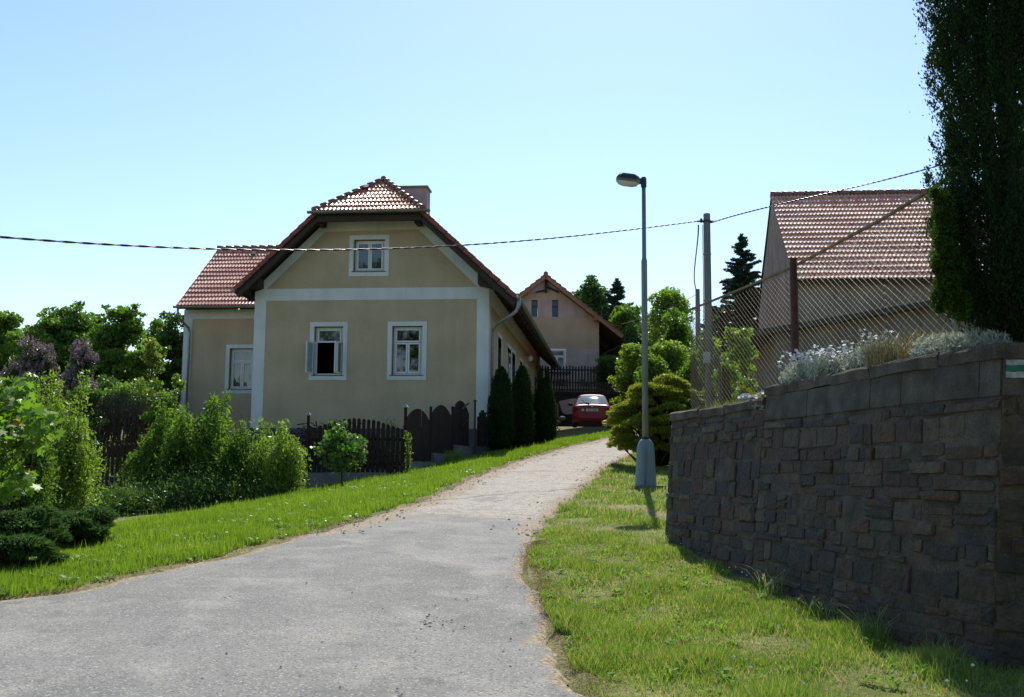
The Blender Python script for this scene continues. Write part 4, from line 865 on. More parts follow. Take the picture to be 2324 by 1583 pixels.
# ================================================================ GARDEN FENCE, GATE
FC = np.array([-2.6, 26.0]); FE = np.array([-1.33, 33.0])
def fline(s):                                                   # plan position along the front run, s metres left of the corner
    return FC + np.array([-.995, .103]) * s
def post_obj(parent, p, z0, z1, r=.035, cap=True, mat='fencewood'):
    m = MB(); m.lathe((p[0], p[1], 0), [(r, z0), (r, z1)], 10); o = m.build("post", M[mat], parent)
    if cap: m = MB(); m.lathe((p[0], p[1], z1), [(r * 2.2, -.01), (r * 2.1, .0), (r * .2, .085)], 14); m.build("post_cap", M['zinc'], o)
    return o
picket_fence = thing("picket_fence", "dark brown picket fence with round-topped boards on a stepped concrete base behind the shrubs", "fence", (FC[0] - 4, FC[1] + .4, 1.0))
def picket(mb, p, d, z0, z1, w=.088, th=.022):
    n_ = np.array([d[1], -d[0], 0]); d3 = np.array([d[0], d[1], 0]); pts = [(-w / 2, z0), (w / 2, z0), (w / 2, z1 - w * .45), (w * .32, z1 - w * .12), (0, z1), (-w * .32, z1 - w * .12), (-w / 2, z1 - w * .45)]
    b = np.array([p[0], p[1], 0]); mb.prism([b + d3 * x + dW * z - n_ * th / 2 for x, z in pts], n_ * th)
runs = [(0, 2.44, 1.50, 2.56, .30), (2.44, 5.1, 1.17, 2.25, .12), (5.1, 7.9, .88, 2.12, .12), (7.9, 10.6, .70, 1.95, .12), (10.6, 13.4, .55, 1.8, .12)]
for i, (a, b, z0, z1, arch) in enumerate(runs):
    pm = MB(); n = int((b - a) / .122); d = np.array([-.995, .103])
    for k in range(n):
        t = (k + .5) / n; picket(pm, fline(a + (b - a) * t), d, z0 + .03, z1 + arch * sin(pi * t) + R_(-.008, .008), .084 + R_(-.004, .004))
    pa, pb = fline(a), fline(b); nn = np.array([-.103, -.995]) * -.035
    for z in (z0 + .25, z1 - .22): pm.bar((pa[0] + nn[0], pa[1] + nn[1], z), (pb[0] + nn[0], pb[1] + nn[1], z), .03, .07)
    pm.build("picket_panel", M['fencewood'], picket_fence)
    m = MB(); m.bar((pa[0], pa[1], z0 - .55), (pb[0], pb[1], z0 - .55), .2, 1.1); m.build("concrete_base", M['conc'], picket_fence)
    if i: post_obj(picket_fence, pa, z0 - .1, z1 + arch + .12 if i > 1 else 2.93, .035)
arch_fence = thing("arched_fence", "dark brown slatted fence of three scalloped panels climbing beside the grass towards the house corner", "fence", (FC[0] + .6, FC[1] + 3.5, 1.6))
dd = (FE - FC) / np.linalg.norm(FE - FC); ys = [26.0, 28.4, 30.85, 33.0]; zb = [1.81, 2.05, 2.33, 2.5]; zp = [3.13, 3.30, 3.45]
for i in range(3):
    pa = FC + (FE - FC) * (ys[i] - 26) / 7; pb = FC + (FE - FC) * (ys[i + 1] - 26) / 7; L = np.linalg.norm(pb - pa); n = int(L / .075); pm = MB()
    for k in range(n):
        t = (k + .5) / n; gap = (i == 0 and .60 < t < .64)
        if gap: continue
        tt = t if i else (t / .62 if t < .62 else (t - .62) / .38); top = zb[i] + (1.0 + .36 * sin(pi * t) ** .8)
        picket(pm, pa + (pb - pa) * t, dd, zb[i] + .02, top, .058, .02)
    for z in (zb[i] + .2, zb[i] + .85): pm.bar((pa[0] - .04, pa[1], z), (pb[0] - .04, pb[1], z), .03, .06)
    pm.build("slat_panel", M['fencewood'], arch_fence)
    m = MB(); m.bar((pa[0], pa[1], zb[i] - .5), (pb[0], pb[1], zb[i] - .5), .22, 1.0); m.build("concrete_base", M['conc'], arch_fence); post_obj(arch_fence, pa, zb[i] - .2, zp[i], .038)
gate = thing("garden_gate", "open dark iron garden gate leaf with scrolled top at the house corner", "gate", (-1.35, 33.0, 2.3))
m = MB(); a, b = at(1064, 930, 33.0), at(1048, 940, 31.4); zt0, zt1 = 3.70, 3.40
m.bar((a[0], a[1], 2.3), (a[0], a[1], 3.80), .07, .07); m.bar((b[0], b[1], 2.3), (b[0], b[1], zt1), .04, .04); m.bar((a[0], a[1], zt0), (b[0], b[1], zt1), .04, .04); m.bar((a[0], a[1], zt0 - .5), (b[0], b[1], zt1 - .5), .03, .03)
for k in range(1, 6): t = k / 6; p = a + (b - a) * t; m.bar((p[0], p[1], 2.4), (p[0], p[1], zt0 + (zt1 - zt0) * t), .016, .016)
m.build("gate_leaf", M['dkmetal'], gate)
m = MB(); p = at(1078, 930, 33.2); m.lathe((p[0], p[1], 0), [(.035, 2.1), (.035, 3.74), (.06, 3.75), (.05, 3.8)], 10); m.build("post", M['dkmetal'], gate)
sf = thing("narrow_fence", "narrow dark slatted fence panel with one arch beside the gutter downpipe", "fence", (-.9, 33.3, 2.3)); m = MB()
for k in range(6): p = at(1085 + k * 4, 940, 33.3); picket(m, p, (1, 0), 2.35, 3.22 + .28 * sin(pi * (k + .5) / 6), .06)
m.build("slat_panel", M['fencewood'], sf); m = MB(); p = at(1107, 940, 33.3); m.lathe((p[0], p[1], 0), [(.03, 2.1), (.03, 3.68)], 8); m.build("post", M['dkmetal'], sf)
# stepped fence and wall behind the car
bw = thing("rear_wall", "dark retaining wall carrying two tiers of weathered picket fence behind the red car", "wall", (3.5, 53, 4.1))
m = MB(); m.box((4.2, 53.2, 4.7), (7.0, .35, 1.75)); m.build("masonry", PM('dark_masonry', (.05, .045, .04), (.035, .03, .03), 3, .95, .6, 20), bw)
m = MB(); x = .9
while x < 7.6: picket(m, (x, 52.85), (1, 0), 5.45, 6.18 if x < 3.6 else 6.05, .085); x += .135
m.bar((.8, 52.9, 5.65), (7.6, 52.9, 5.65), .04, .08); m.build("picket_panel", PM('weathered_boards', (.075, .055, .04), (.05, .038, .03), 5, .85), bw)
m = MB(); x = 1.1
while x < 7.6: picket(m, (x, 53.9), (1, 0), 5.9, 6.95 + .03 * sin(x * 9), .085); x += .155
m.bar((1.0, 53.95, 6.1), (7.6, 53.95, 6.1), .04, .08); m.bar((1.0, 53.95, 6.75), (7.6, 53.95, 6.75), .04, .08); m.build("picket_panel", PM('weathered_pickets', (.06, .048, .035), (.04, .032, .026), 5, .85), bw)

# ================================================================ STREET LAMP
lp = at(1465.5, 1108, 20.0); lz = float(ground_z(lp[0], 20.0)) + .02; LT = 4.98 + EYE + .4
lamp = thing("street_lamp", "tall galvanised street lamp with a grey plastic base cover standing in the grass", "street lamp", (lp[0], 20.0, lz))
def L_(z): return (lp[0], 20.0, z)
mb = MB(); zt = at(1472, 418, 20)[2]; zm = at(1470, 592, 20)[2]
mb.lathe(L_(0), [(.058, lz), (.058, zm - .03), (.056, zm), (.042, zm + .06), (.040, zt)], 18); mb.build("pole", M['galv'], lamp, True)
zc = at(1466, 996, 20)[2]; mb = MB(); ring = []
def cover(z, rx_, ry_, k=24): return [np.array([lp[0] + rx_ * (abs(cos(a)) ** .75) * (1 if cos(a) > 0 else -1), 20 + ry_ * (abs(sin(a)) ** .75) * (1 if sin(a) > 0 else -1), z]) for a in np.linspace(0, 2 * pi, k, endpoint=False)]
H_ = zc - lz; prof = [(0, .205), (.02, .205), (.05, .195), (.28, .19), (.30, .183), (.6, .175), (.78, .165), (.88, .145), (.95, .11), (1.0, .068)]; V = [p for f, r in prof for p in cover(lz + .02 + (H_ - .02) * f, r, r * .85)]
k = 24; mb.add(V, [(i * k + j, i * k + (j + 1) % k, (i + 1) * k + (j + 1) % k, (i + 1) * k + j) for i in range(len(prof) - 1) for j in range(k)] + [tuple((len(prof) - 1) * k + j for j in range(k))])
mb.box((lp[0] - .03, 20 - .165, lz + H_ * .45), (.014, .03, H_ * .84)); mb.build("base_cover", M['lampgrey'], lamp, True)
for q in (.985,): mb = MB(); mb.lathe(L_(zc - .02), [(.072, 0), (.075, .03), (.06, .05)], 16); mb.build("collar", M['black'], lamp)
mb = MB(); mb.box((lp[0] + .03, 20, lz - .02), (.62, .5, .1)); mb.build("footing", M['conc'], lamp)
mb = MB(); hz = at(1472, 412, 20)[2]; mb.lathe(L_(hz - .12), [(.052, 0), (.056, .02), (.056, .17), (.04, .2)], 14); mb.box((lp[0] - .08, 20, hz + .0), (.16, .07, .1)); hd = mb.build("bracket", M['dkmetal'], lamp)
ca, sa = cos(radians(7)), sin(radians(7)); hc = np.array([lp[0] - .30, 20, hz + .02])
def hp(x, y, z): return hc + np.array([x * ca + z * sa, y, -x * sa + z * ca])
def ringh(sx, sy, z, o=0): return [hp(o + sx * c, sy * s, z) for c, s in ((-1, -.55), (-.72, -1), (.7, -1), (1, -.5), (1, .5), (.7, 1), (-.72, 1), (-1, .55))]
def loft(mb, rings, cap0=True, cap1=True):
    k = len(rings[0]); mb.add([p for r in rings for p in r], [(i * k + j, i * k + (j + 1) % k, (i + 1) * k + (j + 1) % k, (i + 1) * k + j) for i in range(len(rings) - 1) for j in range(k)] + ([tuple(range(k))[::-1]] if cap0 else []) + ([tuple((len(rings) - 1) * k + j for j in range(k))] if cap1 else []))
mb = MB(); loft(mb, [ringh(.235, .13, 0), ringh(.235, .13, .02), ringh(.2, .11, .075), ringh(.155, .075, .115, -.01)]); head = mb.build("head", M['dkmetal'], lamp)
mb = MB(); loft(mb, [ringh(.23, .125, -.0), ringh(.225, .122, -.045)]); mb.build("reflector", PM('reflector', (.22, .19, .1), (.12, .11, .08), 18, .35, metal=.5), head)
mb = MB(); loft(mb, [ringh(.215, .115, -.047), ringh(.18, .095, -.09, .0), ringh(.12, .06, -.115, 0)], False); mb.build("lens", PM('lamp_lens', (.55, .62, .68), rough=.15), head, True)

# ================================================================ POLES AND CABLES
PP = at(1604, 487, 30); up1 = thing("utility_pole", "thick grey concrete utility pole behind the wire fence carrying the twisted cable", "utility pole", (PP[0], 30, float(ground_z(PP[0], 30))))
mb = MB(); mb.lathe((PP[0], 30, 0), [(.125, float(ground_z(PP[0], 30)) - .2), (.098, PP[2] - .02), (.1, PP[2]), (.085, PP[2] + .02)], 20); mb.build("shaft", M['pole'], up1, True)
for y_ in (578, 683, 770): z_ = at(1604, y_, 30)[2]; mb = MB(); mb.lathe((PP[0], 30, z_), [(.118, 0), (.118, .02)], 20); mb.build("strap", M['zinc'], up1)
mb = MB(); q = at(1604, 812, 29.86); mb.box(q, (.2, .06, .32)); mb.build("sign_plate", M['plate'], up1)
mb = MB(); z_ = at(1604, 503, 30)[2]; mb.bar((PP[0] - .28, 30, z_), (PP[0] + .22, 30, z_), .04, .04); mb.lathe((PP[0] - .17, 29.95, z_ - .05), [(.03, 0), (.05, .05), (.03, .12)], 8); mb.lathe((PP[0], 30, z_), [(.118, -.03), (.118, .03)], 16); mb.build("bracket", M['cable'], up1)
mb = MB(); mb.tube([(PP[0] - .125, 29.98, z_ - .1), (PP[0] - .13, 29.98, z_ - 2), (PP[0] - .135, 29.98, z_ - 4.5)], .012, 6); mb.build("earth_wire", M['cable'], up1)
P2 = at(1583, 657, 45); up2 = thing("utility_pole", "thin utility pole farther up the lane, half hidden by the trees", "utility pole", (P2[0], 45, float(lane_z(45))))
mb = MB(); mb.lathe((P2[0], 45, 0), [(.13, float(lane_z(45)) - .1), (.1, P2[2])], 14); mb.build("shaft", M['pole'], up2, True); z_ = at(1583, 705, 45)[2]; mb = MB(); mb.lathe((P2[0], 45, z_), [(.125, 0), (.125, .02)], 14); mb.build("strap", M['zinc'], up2)
def twisted(name, label, pts, r, pitch=.35, strands=2, n=None):
    """cable of strands wound round the smooth curve through pts"""
    P = np.array(pts, float); t = np.concatenate([[0], np.cumsum(np.linalg.norm(np.diff(P, axis=0), axis=1))]); n = n or int(t[-1] / (pitch / 7)); s = np.linspace(0, t[-1], n)
    deg = min(3, len(P) - 1); C = np.stack([np.polyval(np.polyfit(t, P[:, k], deg), s) for k in range(3)], 1); T = np.gradient(C, axis=0); T /= np.linalg.norm(T, axis=1)[:, None]; A = np.cross(T, (0, 0, 1.)); A /= np.linalg.norm(A, axis=1)[:, None] + 1e-9; B = np.cross(T, A); mb = MB()
    for k in range(strands):
        ph = 2 * pi * s / pitch + 2 * pi * k / strands; mb.tube(C + (A * np.cos(ph)[:, None] + B * np.sin(ph)[:, None]) * r * .85, r, 5)
    o = mb.build(name, M['cable'], None, True, base=P[0]); tag(o, label, "power cable", "overhead cables"); return C
def on_line(vx, vy, A_, B_):
    """where the sight line meets the vertical plane through the plan points A_, B_"""
    d = ray(vx, vy); m_ = (B_[0] - A_[0]) / (B_[1] - A_[1]); Y = (A_[0] - m_ * A_[1]) / (d[0] - m_); return np.array([0, 0, EYE]) + d * Y
pa_, pb_ = (PP[0] - .2, 30), (-7.26, 15); main = [on_line(x, y, pa_, pb_) for x, y in ((1583, 501), (1470, 520), (1300, 537), (1040, 556), (870, 563), (640, 567), (400, 562), (200, 555), (0, 545))]
last = main[-1]; prev = main[-3]; ext = [last + (last - prev) * f + dW * .25 * f for f in (.8, 1.6)]
mb_ = twisted("power_cable", "heavy black twisted cable crossing in front of the beige gable to the concrete pole", main + ext, .0105, .62, 2)
twisted("power_cable", "thin twisted cable running from the concrete pole past the barn roof to the cypress", [PP + [.12, 0, -.28]] + [on_line(x, y, (PP[0], 30), (9.75, 24)) for x, y in ((1650, 491), (1760, 468), (1900, 435), (2030, 402), (2135, 375))] + [on_line(2300, 322, (PP[0], 30), (9.75, 24))], .011, .3)
twisted("power_cable", "twisted cable dropping from the concrete pole to the thin pole beyond it", [at(1585, 512, 30), at(1581, 560, 34), at(1577, 610, 38), at(1576, 640, 42), at(1582, 664, 45)], .015, .4)
twisted("service_wire", "thin wire sagging from the farther pole to the eave of the gabled house", [at(1581, 668, 45), at(1530, 695, 48), at(1460, 722, 53), at(1411, 736, 58)], .008, .5)

# ================================================================ CHAIN-LINK FENCE ON THE WALL
cl = thing("chain_link_fence", "rusty framed chain-link fence standing on top of the stone wall", "fence", (2.6, 10, ZL))
def fx(Y): return wall_top_x(Y) + .22
PY = [13.0, 11.7, 10.28, 10.15, 8.45, 7.5]
def mesh_panel(a, b, z0a, z1a, z0b, z1b, cw=.085, ch=.06, r=.0017):
    a, b = np.array(a, float), np.array(b, float); L = np.linalg.norm(b - a); V = []; F = []; nW = 0; slope = ch / cw; n0 = int(-(max(z1a, z1b) - min(z0a, z0b)) / ch) - 1
    def zlo(s): return z0a + (z0b - z0a) * s / L
    def zhi(s): return z1a + (z1b - z1a) * s / L
    mb = MB(); e = (b - a) / L; off = np.array([e[1], -e[0]]) * .0015
    for sg in (1, -1):
        for k in range(n0 - 2, int(L / cw) + 2 - n0):
            s0 = k * cw; base = min(z0a, z0b); pts = []
            for s in np.linspace(0, L, 60):
                z = base + sg * (s - s0) * slope * 1.0 if sg > 0 else base + (s0 - s) * slope
                if zlo(s) <= z <= zhi(s): pts.append((s, z))
            if len(pts) < 2: continue
            (s1, q1), (s2, q2) = pts[0], pts[-1]; n = max(2, int((s2 - s1) / (cw)) + 1); P = []
            for t in np.linspace(0, 1, n):
                s = s1 + (s2 - s1) * t; z = q1 + (q2 - q1) * t; w_ = .006 * sin(s * 3.1 + k) + .004 * sin(z * 7); P.append((a[0] + e[0] * s + off[0] * sg, a[1] + e[1] * s + off[1] * sg, z + w_))
            mb.tube(P, r, 3, False)
    return mb
for i in range(5):
    if i == 2: continue
    ya, yb = PY[i], PY[i + 1]; a, b = (fx(ya), ya), (fx(yb), yb); z1a = at(0, 0, 1)[2] * 0 + EYE + np.interp(ya, [6.5, 7.65, 8.45, 10.28, 13.1], [2.2, 2.12, 2.06, 2.0, 2.0]); z1b = EYE + np.interp(yb, [6.5, 7.65, 8.45, 10.28, 13.1], [2.2, 2.12, 2.06, 2.0, 2.0]); zl = EYE + .72 if i < 2 else EYE + .80
    mesh_panel(a, b, zl, z1a - .01, zl, z1b - .01).build("wire_mesh", M['wire'], cl)
    m = MB(); m.bar((a[0], a[1], z1a), (b[0], b[1], z1b), .02, .022); m.build("top_rail", M['yelrust'], cl)
for i, Y in enumerate(PY):
    z1 = EYE + np.interp(Y, [6.5, 7.65, 8.45, 9.95, 13.1], [2.2, 2.12, 2.06, 1.97, 2.05]); rr = .036 if i == 3 else .018; m = MB()
    if i in (0,): m.bar((fx(Y), Y, EYE + .55), (fx(Y), Y, z1 + .03), .04, .03)
    elif i == 3: m.lathe((fx(Y) - .02, Y - .02, 0), [(rr, EYE + .6), (rr, z1 + .1)], 12)
    else: m.bar((fx(Y), Y, EYE + .6), (fx(Y), Y, z1), .028, .028)
    m.build("post", M['rust'] if i in (0, 3) else M['yelrust'], cl)
rf_ = thing("side_fence", "older rusty mesh fence returning from the end of the wall towards the garden", "fence", (2.8, 14.6, EYE + .7))
a, b = (2.22, 13.1), (3.15, 15.8); mesh_panel(a, b, EYE + .6, EYE + 1.98, EYE + .75, EYE + 1.75, .085, .075, .0019).build("wire_mesh", M['wire'], rf_)
for t in (.33, .66, 1): m = MB(); p = np.array(a) + (np.array(b) - np.array(a)) * t; m.bar((p[0], p[1], EYE + .5), (p[0], p[1], EYE + 1.98 - .25 * t), .035, .03); m.build("post", M['rust'], rf_)
for i, (vx, y0, y1) in enumerate(((1632, 822, 905), (1641, 832, 908), (1652, 842, 905))):
    q = at(vx, y0, 16.5); q1 = at(vx + 4, y1, 16.5); m = MB(); m.bar(q, q1, .07, .03); o = m.build("leaning_stake", M['rust'], None, base=q1); tag(o, "rusty brown stake leaning behind the mesh fence", "stake", "rusty stakes behind the fence")

# ================================================================ RED CAR
CX_, CY_ = 3.50, 46.0; CZ = float(lane_z(46.3)); ch_ = radians(-4.0); cs = lane_z(48) - lane_z(46)
def C_(x, y, z): return np.array([CX_ + x * cos(ch_) - y * sin(ch_), CY_ + x * sin(ch_) + y * cos(ch_), CZ + z + y * .085])
car = thing("parked_car", "red hatchback parked on the grass seen from behind with sun glinting on its rear window", "car", (CX_, CY_, CZ))
# station: y, z_low, half width low, z_shoulder, half width at shoulder, z_top, half width at top
ST = [(-.02, .42, .74, .56, .80, .60, .60), (.0, .32, .78, .58, .845, .93, .72), (.06, .26, .80, .62, .86, 1.00, .74), (.16, .24, .81, .66, .862, 1.03, .735), (.40, .24, .82, .72, .865, 1.135, .68), (.75, .24, .82, .80, .865, 1.29, .615), (1.10, .24, .82, .84, .865, 1.395, .575), (1.5, .24, .82, .85, .865, 1.43, .56), (2.1, .24, .82, .84, .865, 1.435, .56), (2.6, .24, .82, .83, .86, 1.37, .57), (3.1, .24, .82, .82, .86, 1.05, .68), (3.6, .24, .81, .78, .84, .90, .70), (4.05, .28, .76, .66, .78, .76, .62), (4.15, .36, .6, .55, .62, .6, .5)]
def ringc(s, o=0.):
    y, zl, wl_, zs, ws, zt_, wt = s; half = [(0, zl), (wl_ * .8, zl), (wl_, zl + .06), (wl_ + (ws - wl_) * .6, (zl + zs) / 2), (ws, zs), (ws - .015, zs + (zt_ - zs) * .12 + .01), (wt + (ws - wt) * .45, zs + (zt_ - zs) * .55), (wt + .03, zt_ - .05), (wt - .05, zt_ - .008), (wt * .5, zt_ + .02), (0, zt_ + .025)]
    pts = half + [(-x, z) for x, z in half[-2:0:-1]]; return [C_(x, y, z) for x, z in pts]
mb = MB(); loft(mb, [ringc(s) for s in ST]); body = mb.build("body", M['carred'], car, True)
md = body.modifiers.new("smooth", 'SUBSURF'); md.levels = 1; md.render_levels = 1
def strip(rows, off=0):
    m = MB(); k = len(rows[0]); m.add([p for r in rows for p in r], [(i * k + j, i * k + j + 1, (i + 1) * k + j + 1, (i + 1) * k + j) for i in range(len(rows) - 1) for j in range(k - 1)]); return m
def yz(y, col): return np.interp(y, [s[0] for s in ST], [s[col] for s in ST])
rows = []
for y in np.linspace(.2, 1.08, 7):
    zt_, wt = yz(y, 5), yz(y, 6); rows.append([C_(x * (wt - .015), y - .012, zt_ + .034 - .05 * abs(x) ** 3.2 + .012 * (1 - x * x)) for x in np.linspace(-1, 1, 13)])
rw = strip(rows).build("rear_window", M['carglass'], car, True)
m = MB(); a, b, c = C_(-.1, .17, 1.095), C_(-.34, .30, 1.17), C_(-.44, .62, 1.31); m.tube([a, b], .012, 5); m.tube([b, c], .009, 5); m.build("wiper", M['black'], rw)
for sx in (-1, 1):
    m = MB(); k = [C_(sx * (yz(y, 6) + (.865 - yz(y, 6)) * f + .012), y, yz(y, 3) + (yz(y, 5) - yz(y, 3)) * z) for y, f, z in ((.75, .85, .2), (2.75, .85, .2), (2.4, .25, .82), (1.1, .25, .82))]; m.add(k, [(0, 1, 2, 3)]); m.build("side_window", M['carglass'], car)
    m = MB(); m.add([C_(sx * x, y, z) for x, y, z in ((.53, -.012, .98), (.80, .0, .965), (.852, .07, .86), (.845, .035, .73), (.70, -.02, .75), (.55, -.028, .84))], [(0, 1, 2, 3, 4, 5)]); m.add([C_(sx * x, y, z) for x, y, z in ((.845, .035, .73), (.852, .07, .86), (.872, .22, .86), (.87, .2, .74))], [(0, 1, 2, 3)]); m.build("tail_light", M['lampred'], car)
    for yy in (.72, 3.25):
        m = MB(); c = C_(sx * .76, yy, .30); ax = C_(1, yy, .3) - C_(0, yy, .3); m.tube([c - ax * .1, c - ax * .08, c + ax * .08, c + ax * .1], [.27, .30, .30, .27], 22); w_ = m.build("wheel", M['black'], car, True); m = MB(); m.tube([c + ax * sx * .08, c + ax * sx * .108], [.19, .17], 16); m.build("rim", M['zinc'], w_)
    m = MB(); p = C_(sx * .98, 2.55, .98); m.lathe(p - [0, 0, .07], [(.02, 0), (.09, .02), (.1, .07), (.07, .13), (.02, .14)], 10); m.bar(p, C_(sx * .84, 2.55, .93), .03, .04); m.build("mirror", M['black'], car)
m = MB(); rows = []
for z, o in ((.25, .02), (.29, -.06), (.44, -.10), (.55, -.10), (.60, -.04)): rows.append([C_(x, o + .16 * max(abs(x) - .62, 0) * 3, z) for x in np.linspace(-.86, .86, 13)])
strip(rows).build("bumper", M['carred'], car, True)
m = MB(); m.box(C_(0, .0, .2), (1.3, .06, .14), ch_); m.build("valance", M['black'], car)
m = MB(); m.box(C_(0, -.105, .435), (1.5, .02, .022), ch_); m.build("bumper_strip", M['black'], car)
pm = MB(); pm.box(C_(.0, -.045, .80), (.52, .02, .112), ch_); pl_ = pm.build("number_plate", M['plate'], car)
tc_ = bpy.data.curves.new("plate_text", 'FONT'); tc_.body = "4A2 7748"; tc_.size = .105; tc_.align_x = 'CENTER'; tc_.align_y = 'CENTER'; tc_.extrude = .002; tmp = bpy.data.objects.new("plate_text", tc_); scene.collection.objects.link(tmp)
bpy.context.view_layer.update(); me = bpy.data.meshes.new_from_object(tmp.evaluated_get(bpy.context.evaluated_depsgraph_get())); V = np.array([v.co[:] for v in me.vertices]); F = [tuple(p.vertices) for p in me.polygons]; bpy.data.objects.remove(tmp)
mk("plate_number", [C_(x * .93, -.058 - z, .80 + y) for x, y, z in V], F, M['black'], pl_)
m = MB(); m.tube([C_(-.40, -.03, .80), C_(-.40, -.045, .80)], [.062, .062], 16); m.build("country_sticker", M['plate'], car)
m = MB(); m.tube([C_(0, .0, .93), C_(0, -.02, .93)], [.04, .038], 10); m.build("badge", M['zinc'], car)

# things stored by the rear wall
def lean_board():
    P = [at(x, y, 51.2) for x, y in ((1268.5, 911), (1298, 905), (1316, 905), (1316, 938), (1284, 941), (1276, 936))]; m = MB(); m.prism(P, (0, .12, 0)); o = m.build("leaning_board", M['board'], None, base=P[-1]); tag(o, "pale grey-green board leaning behind the red car", "board")
lean_board()
wf = thing("wooden_frame", "light wooden rack frame between the last thuja and the leaning pale board", "rack", at(1265, 948, 49.5)); 
for x in (1251, 1261, 1266): m = MB(); p0, p1 = at(x, 949, 49.5), at(x, 918, 49.5); m.bar(p0, p1, .06, .05); m.build("leg", M['newwood'], wf)
m = MB(); m.bar(at(1246, 918, 49.5), at(1267, 918, 49.5), .06, .06); m.build("top_rail", M['newwood'], wf)
wbn = thing("storage_bin", "dark blue lidded bin under the light wooden frame", "bin", at(1255, 949, 49.8)); m = MB(); q = at(1253, 938, 49.9); m.prism([q + [-.30, 0, -.25], q + [.17, 0, -.25], q + [.2, 0, .1], q + [.12, 0, .3], q + [-.24, 0, .3], q + [-.33, 0, .1]], (0, .4, 0)); m.build("tub", PM('blue_plastic', (.02, .035, .07), rough=.3), wbn); m = MB(); m.box(q + [-.07, -.012, .17], (.3, .02, .16)); m.build("lid", PM('blue_lid', (.15, .22, .3), rough=.3), wbn)
for i, (x, y, r) in enumerate(((1276, 950, .16), (1268, 958, .1))):
    m = MB(); q = at(x, y, 47.5); m.lathe(q - [0, 0, r * .5], [(r * .7, 0), (r, r * .4), (r * .8, r * .9), (r * .3, r * 1.1)], 7); tag(m.build("rock", M['conc'], None, base=q), ["larger grey garden rock near the wooden frame", "smaller pale garden rock on the lawn edge"][i], "rock", "rocks on the lawn")

# ================================================================ TREES, SHRUBS AND PLANTS
def G(vx, Y, dz=0.): X = ray(vx, 1000)[0] * Y; return np.array([X, Y, float(ground_z(X, Y)) + dz])
def top_h(vx, vy, Y): return at(vx, vy, Y)[2] - G(vx, Y)[2]
def TR(name, label, vx, vtop, Y, vw, mat, **k):
    W = vw / FPX * Y; return tree(name, label, "tree", G(vx, Y), top_h(vx, vtop, Y), W, M[mat], **k)
bt = "trees beyond the garden"
TR('broadleaf_tree', 'spreading tree with layered flat foliage left of the gap above the lilac', 128, 684, 46, 215, 'lf_mid', leaf=.17, nclump=52, per=250, flat=.5, trunk_r=.15, crown_low=.3, group=bt, cr=.24)
TR('broadleaf_tree', 'tallest leafy tree with forked dark trunk, right of the gap above the lilac', 262, 676, 44, 205, 'lf_mid', leaf=.17, nclump=56, per=260, flat=.55, trunk_r=.18, crown_low=.25, group=bt, cr=.24)
TR('broadleaf_tree', 'dense tree at the picture edge beyond the purple lilac', 0, 700, 48, 180, 'lf_mid', leaf=.17, nclump=44, per=250, flat=.6, crown_low=.2, group=bt, cr=.25)
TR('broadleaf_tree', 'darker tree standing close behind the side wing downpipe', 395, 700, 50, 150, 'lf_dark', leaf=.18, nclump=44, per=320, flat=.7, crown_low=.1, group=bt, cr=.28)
TR('broadleaf_tree', 'sunlit tree with pale tips just left of the side wing gutter', 345, 712, 56, 110, 'lf_mid', leaf=.18, nclump=20, per=260, flat=.8, crown_low=.2, group=bt)
TR('broadleaf_tree', 'tree filling the gap behind the two spreading trees', 195, 712, 58, 210, 'lf_mid', leaf=.2, nclump=50, per=190, flat=.7, crown_low=.1, group=bt, cr=.26)
TR('broadleaf_tree', 'broad low tree behind the wide lilac', 60, 735, 54, 200, 'lf_mid', leaf=.19, nclump=46, per=200, flat=.7, crown_low=.1, group=bt, cr=.26)
TR('young_tree', 'slim yellow-green young tree in front of the dark trees by the wing', 335, 755, 36, 62, 'lf_yel', leaf=.12, nclump=22, per=520, flat=.8, trunk_r=.05, crown_low=.2, group=bt, cr=.36)
TR('young_tree', 'short bright sapling beside the wing corner', 398, 838, 33, 40, 'lf_light', leaf=.1, nclump=12, per=900, flat=.9, trunk_r=.03, crown_low=.15, group=bt, cr=.4)
def lilac(vx, vtop, Y, vw, label):
    t, cl_ = TR('lilac', label, vx, vtop, Y, vw, 'lf_lilac', leaf=.11, nclump=30, per=520, flat=.8, trunk_r=.06, crown_low=.12, cr=.34, group="lilac bushes"); t['category'] = 'lilac'
    P = []
    for c, r in cl_:
        for _ in range(7):
            u = RNG.standard_normal(3); u[1] -= .5; u[2] += .5; u /= np.linalg.norm(u); q = c + u * r * np.array([1, 1, .8]); n = 26; s = RNG.random(n); P.append(q + np.stack([RNG.standard_normal(n) * .045 * (1.1 - s), RNG.standard_normal(n) * .045 * (1.1 - s), s * .24], 1))
    V, F = leaves(np.vstack(P), .055, .8); mk("blossom", V, F, M['fl_lilac'], t)
lilac(75, 770, 36, 150, "wide purple-flowering lilac at the edge of the garden"); lilac(178, 776, 34.5, 92, "smaller lilac with mauve blossom nearer the house")
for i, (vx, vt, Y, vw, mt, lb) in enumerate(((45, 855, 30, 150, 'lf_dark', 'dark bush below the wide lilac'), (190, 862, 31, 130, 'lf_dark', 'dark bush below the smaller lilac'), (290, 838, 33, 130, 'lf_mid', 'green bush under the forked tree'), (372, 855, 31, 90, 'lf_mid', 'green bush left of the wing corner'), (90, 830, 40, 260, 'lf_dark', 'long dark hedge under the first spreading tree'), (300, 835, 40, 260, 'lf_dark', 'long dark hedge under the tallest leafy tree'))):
    TR('garden_bush', lb, vx, vt, Y, vw, mt, leaf=.1, nclump=24, per=420, flat=.8, trunk_r=.03, crown_low=.05, group="garden bushes", cr=.34)
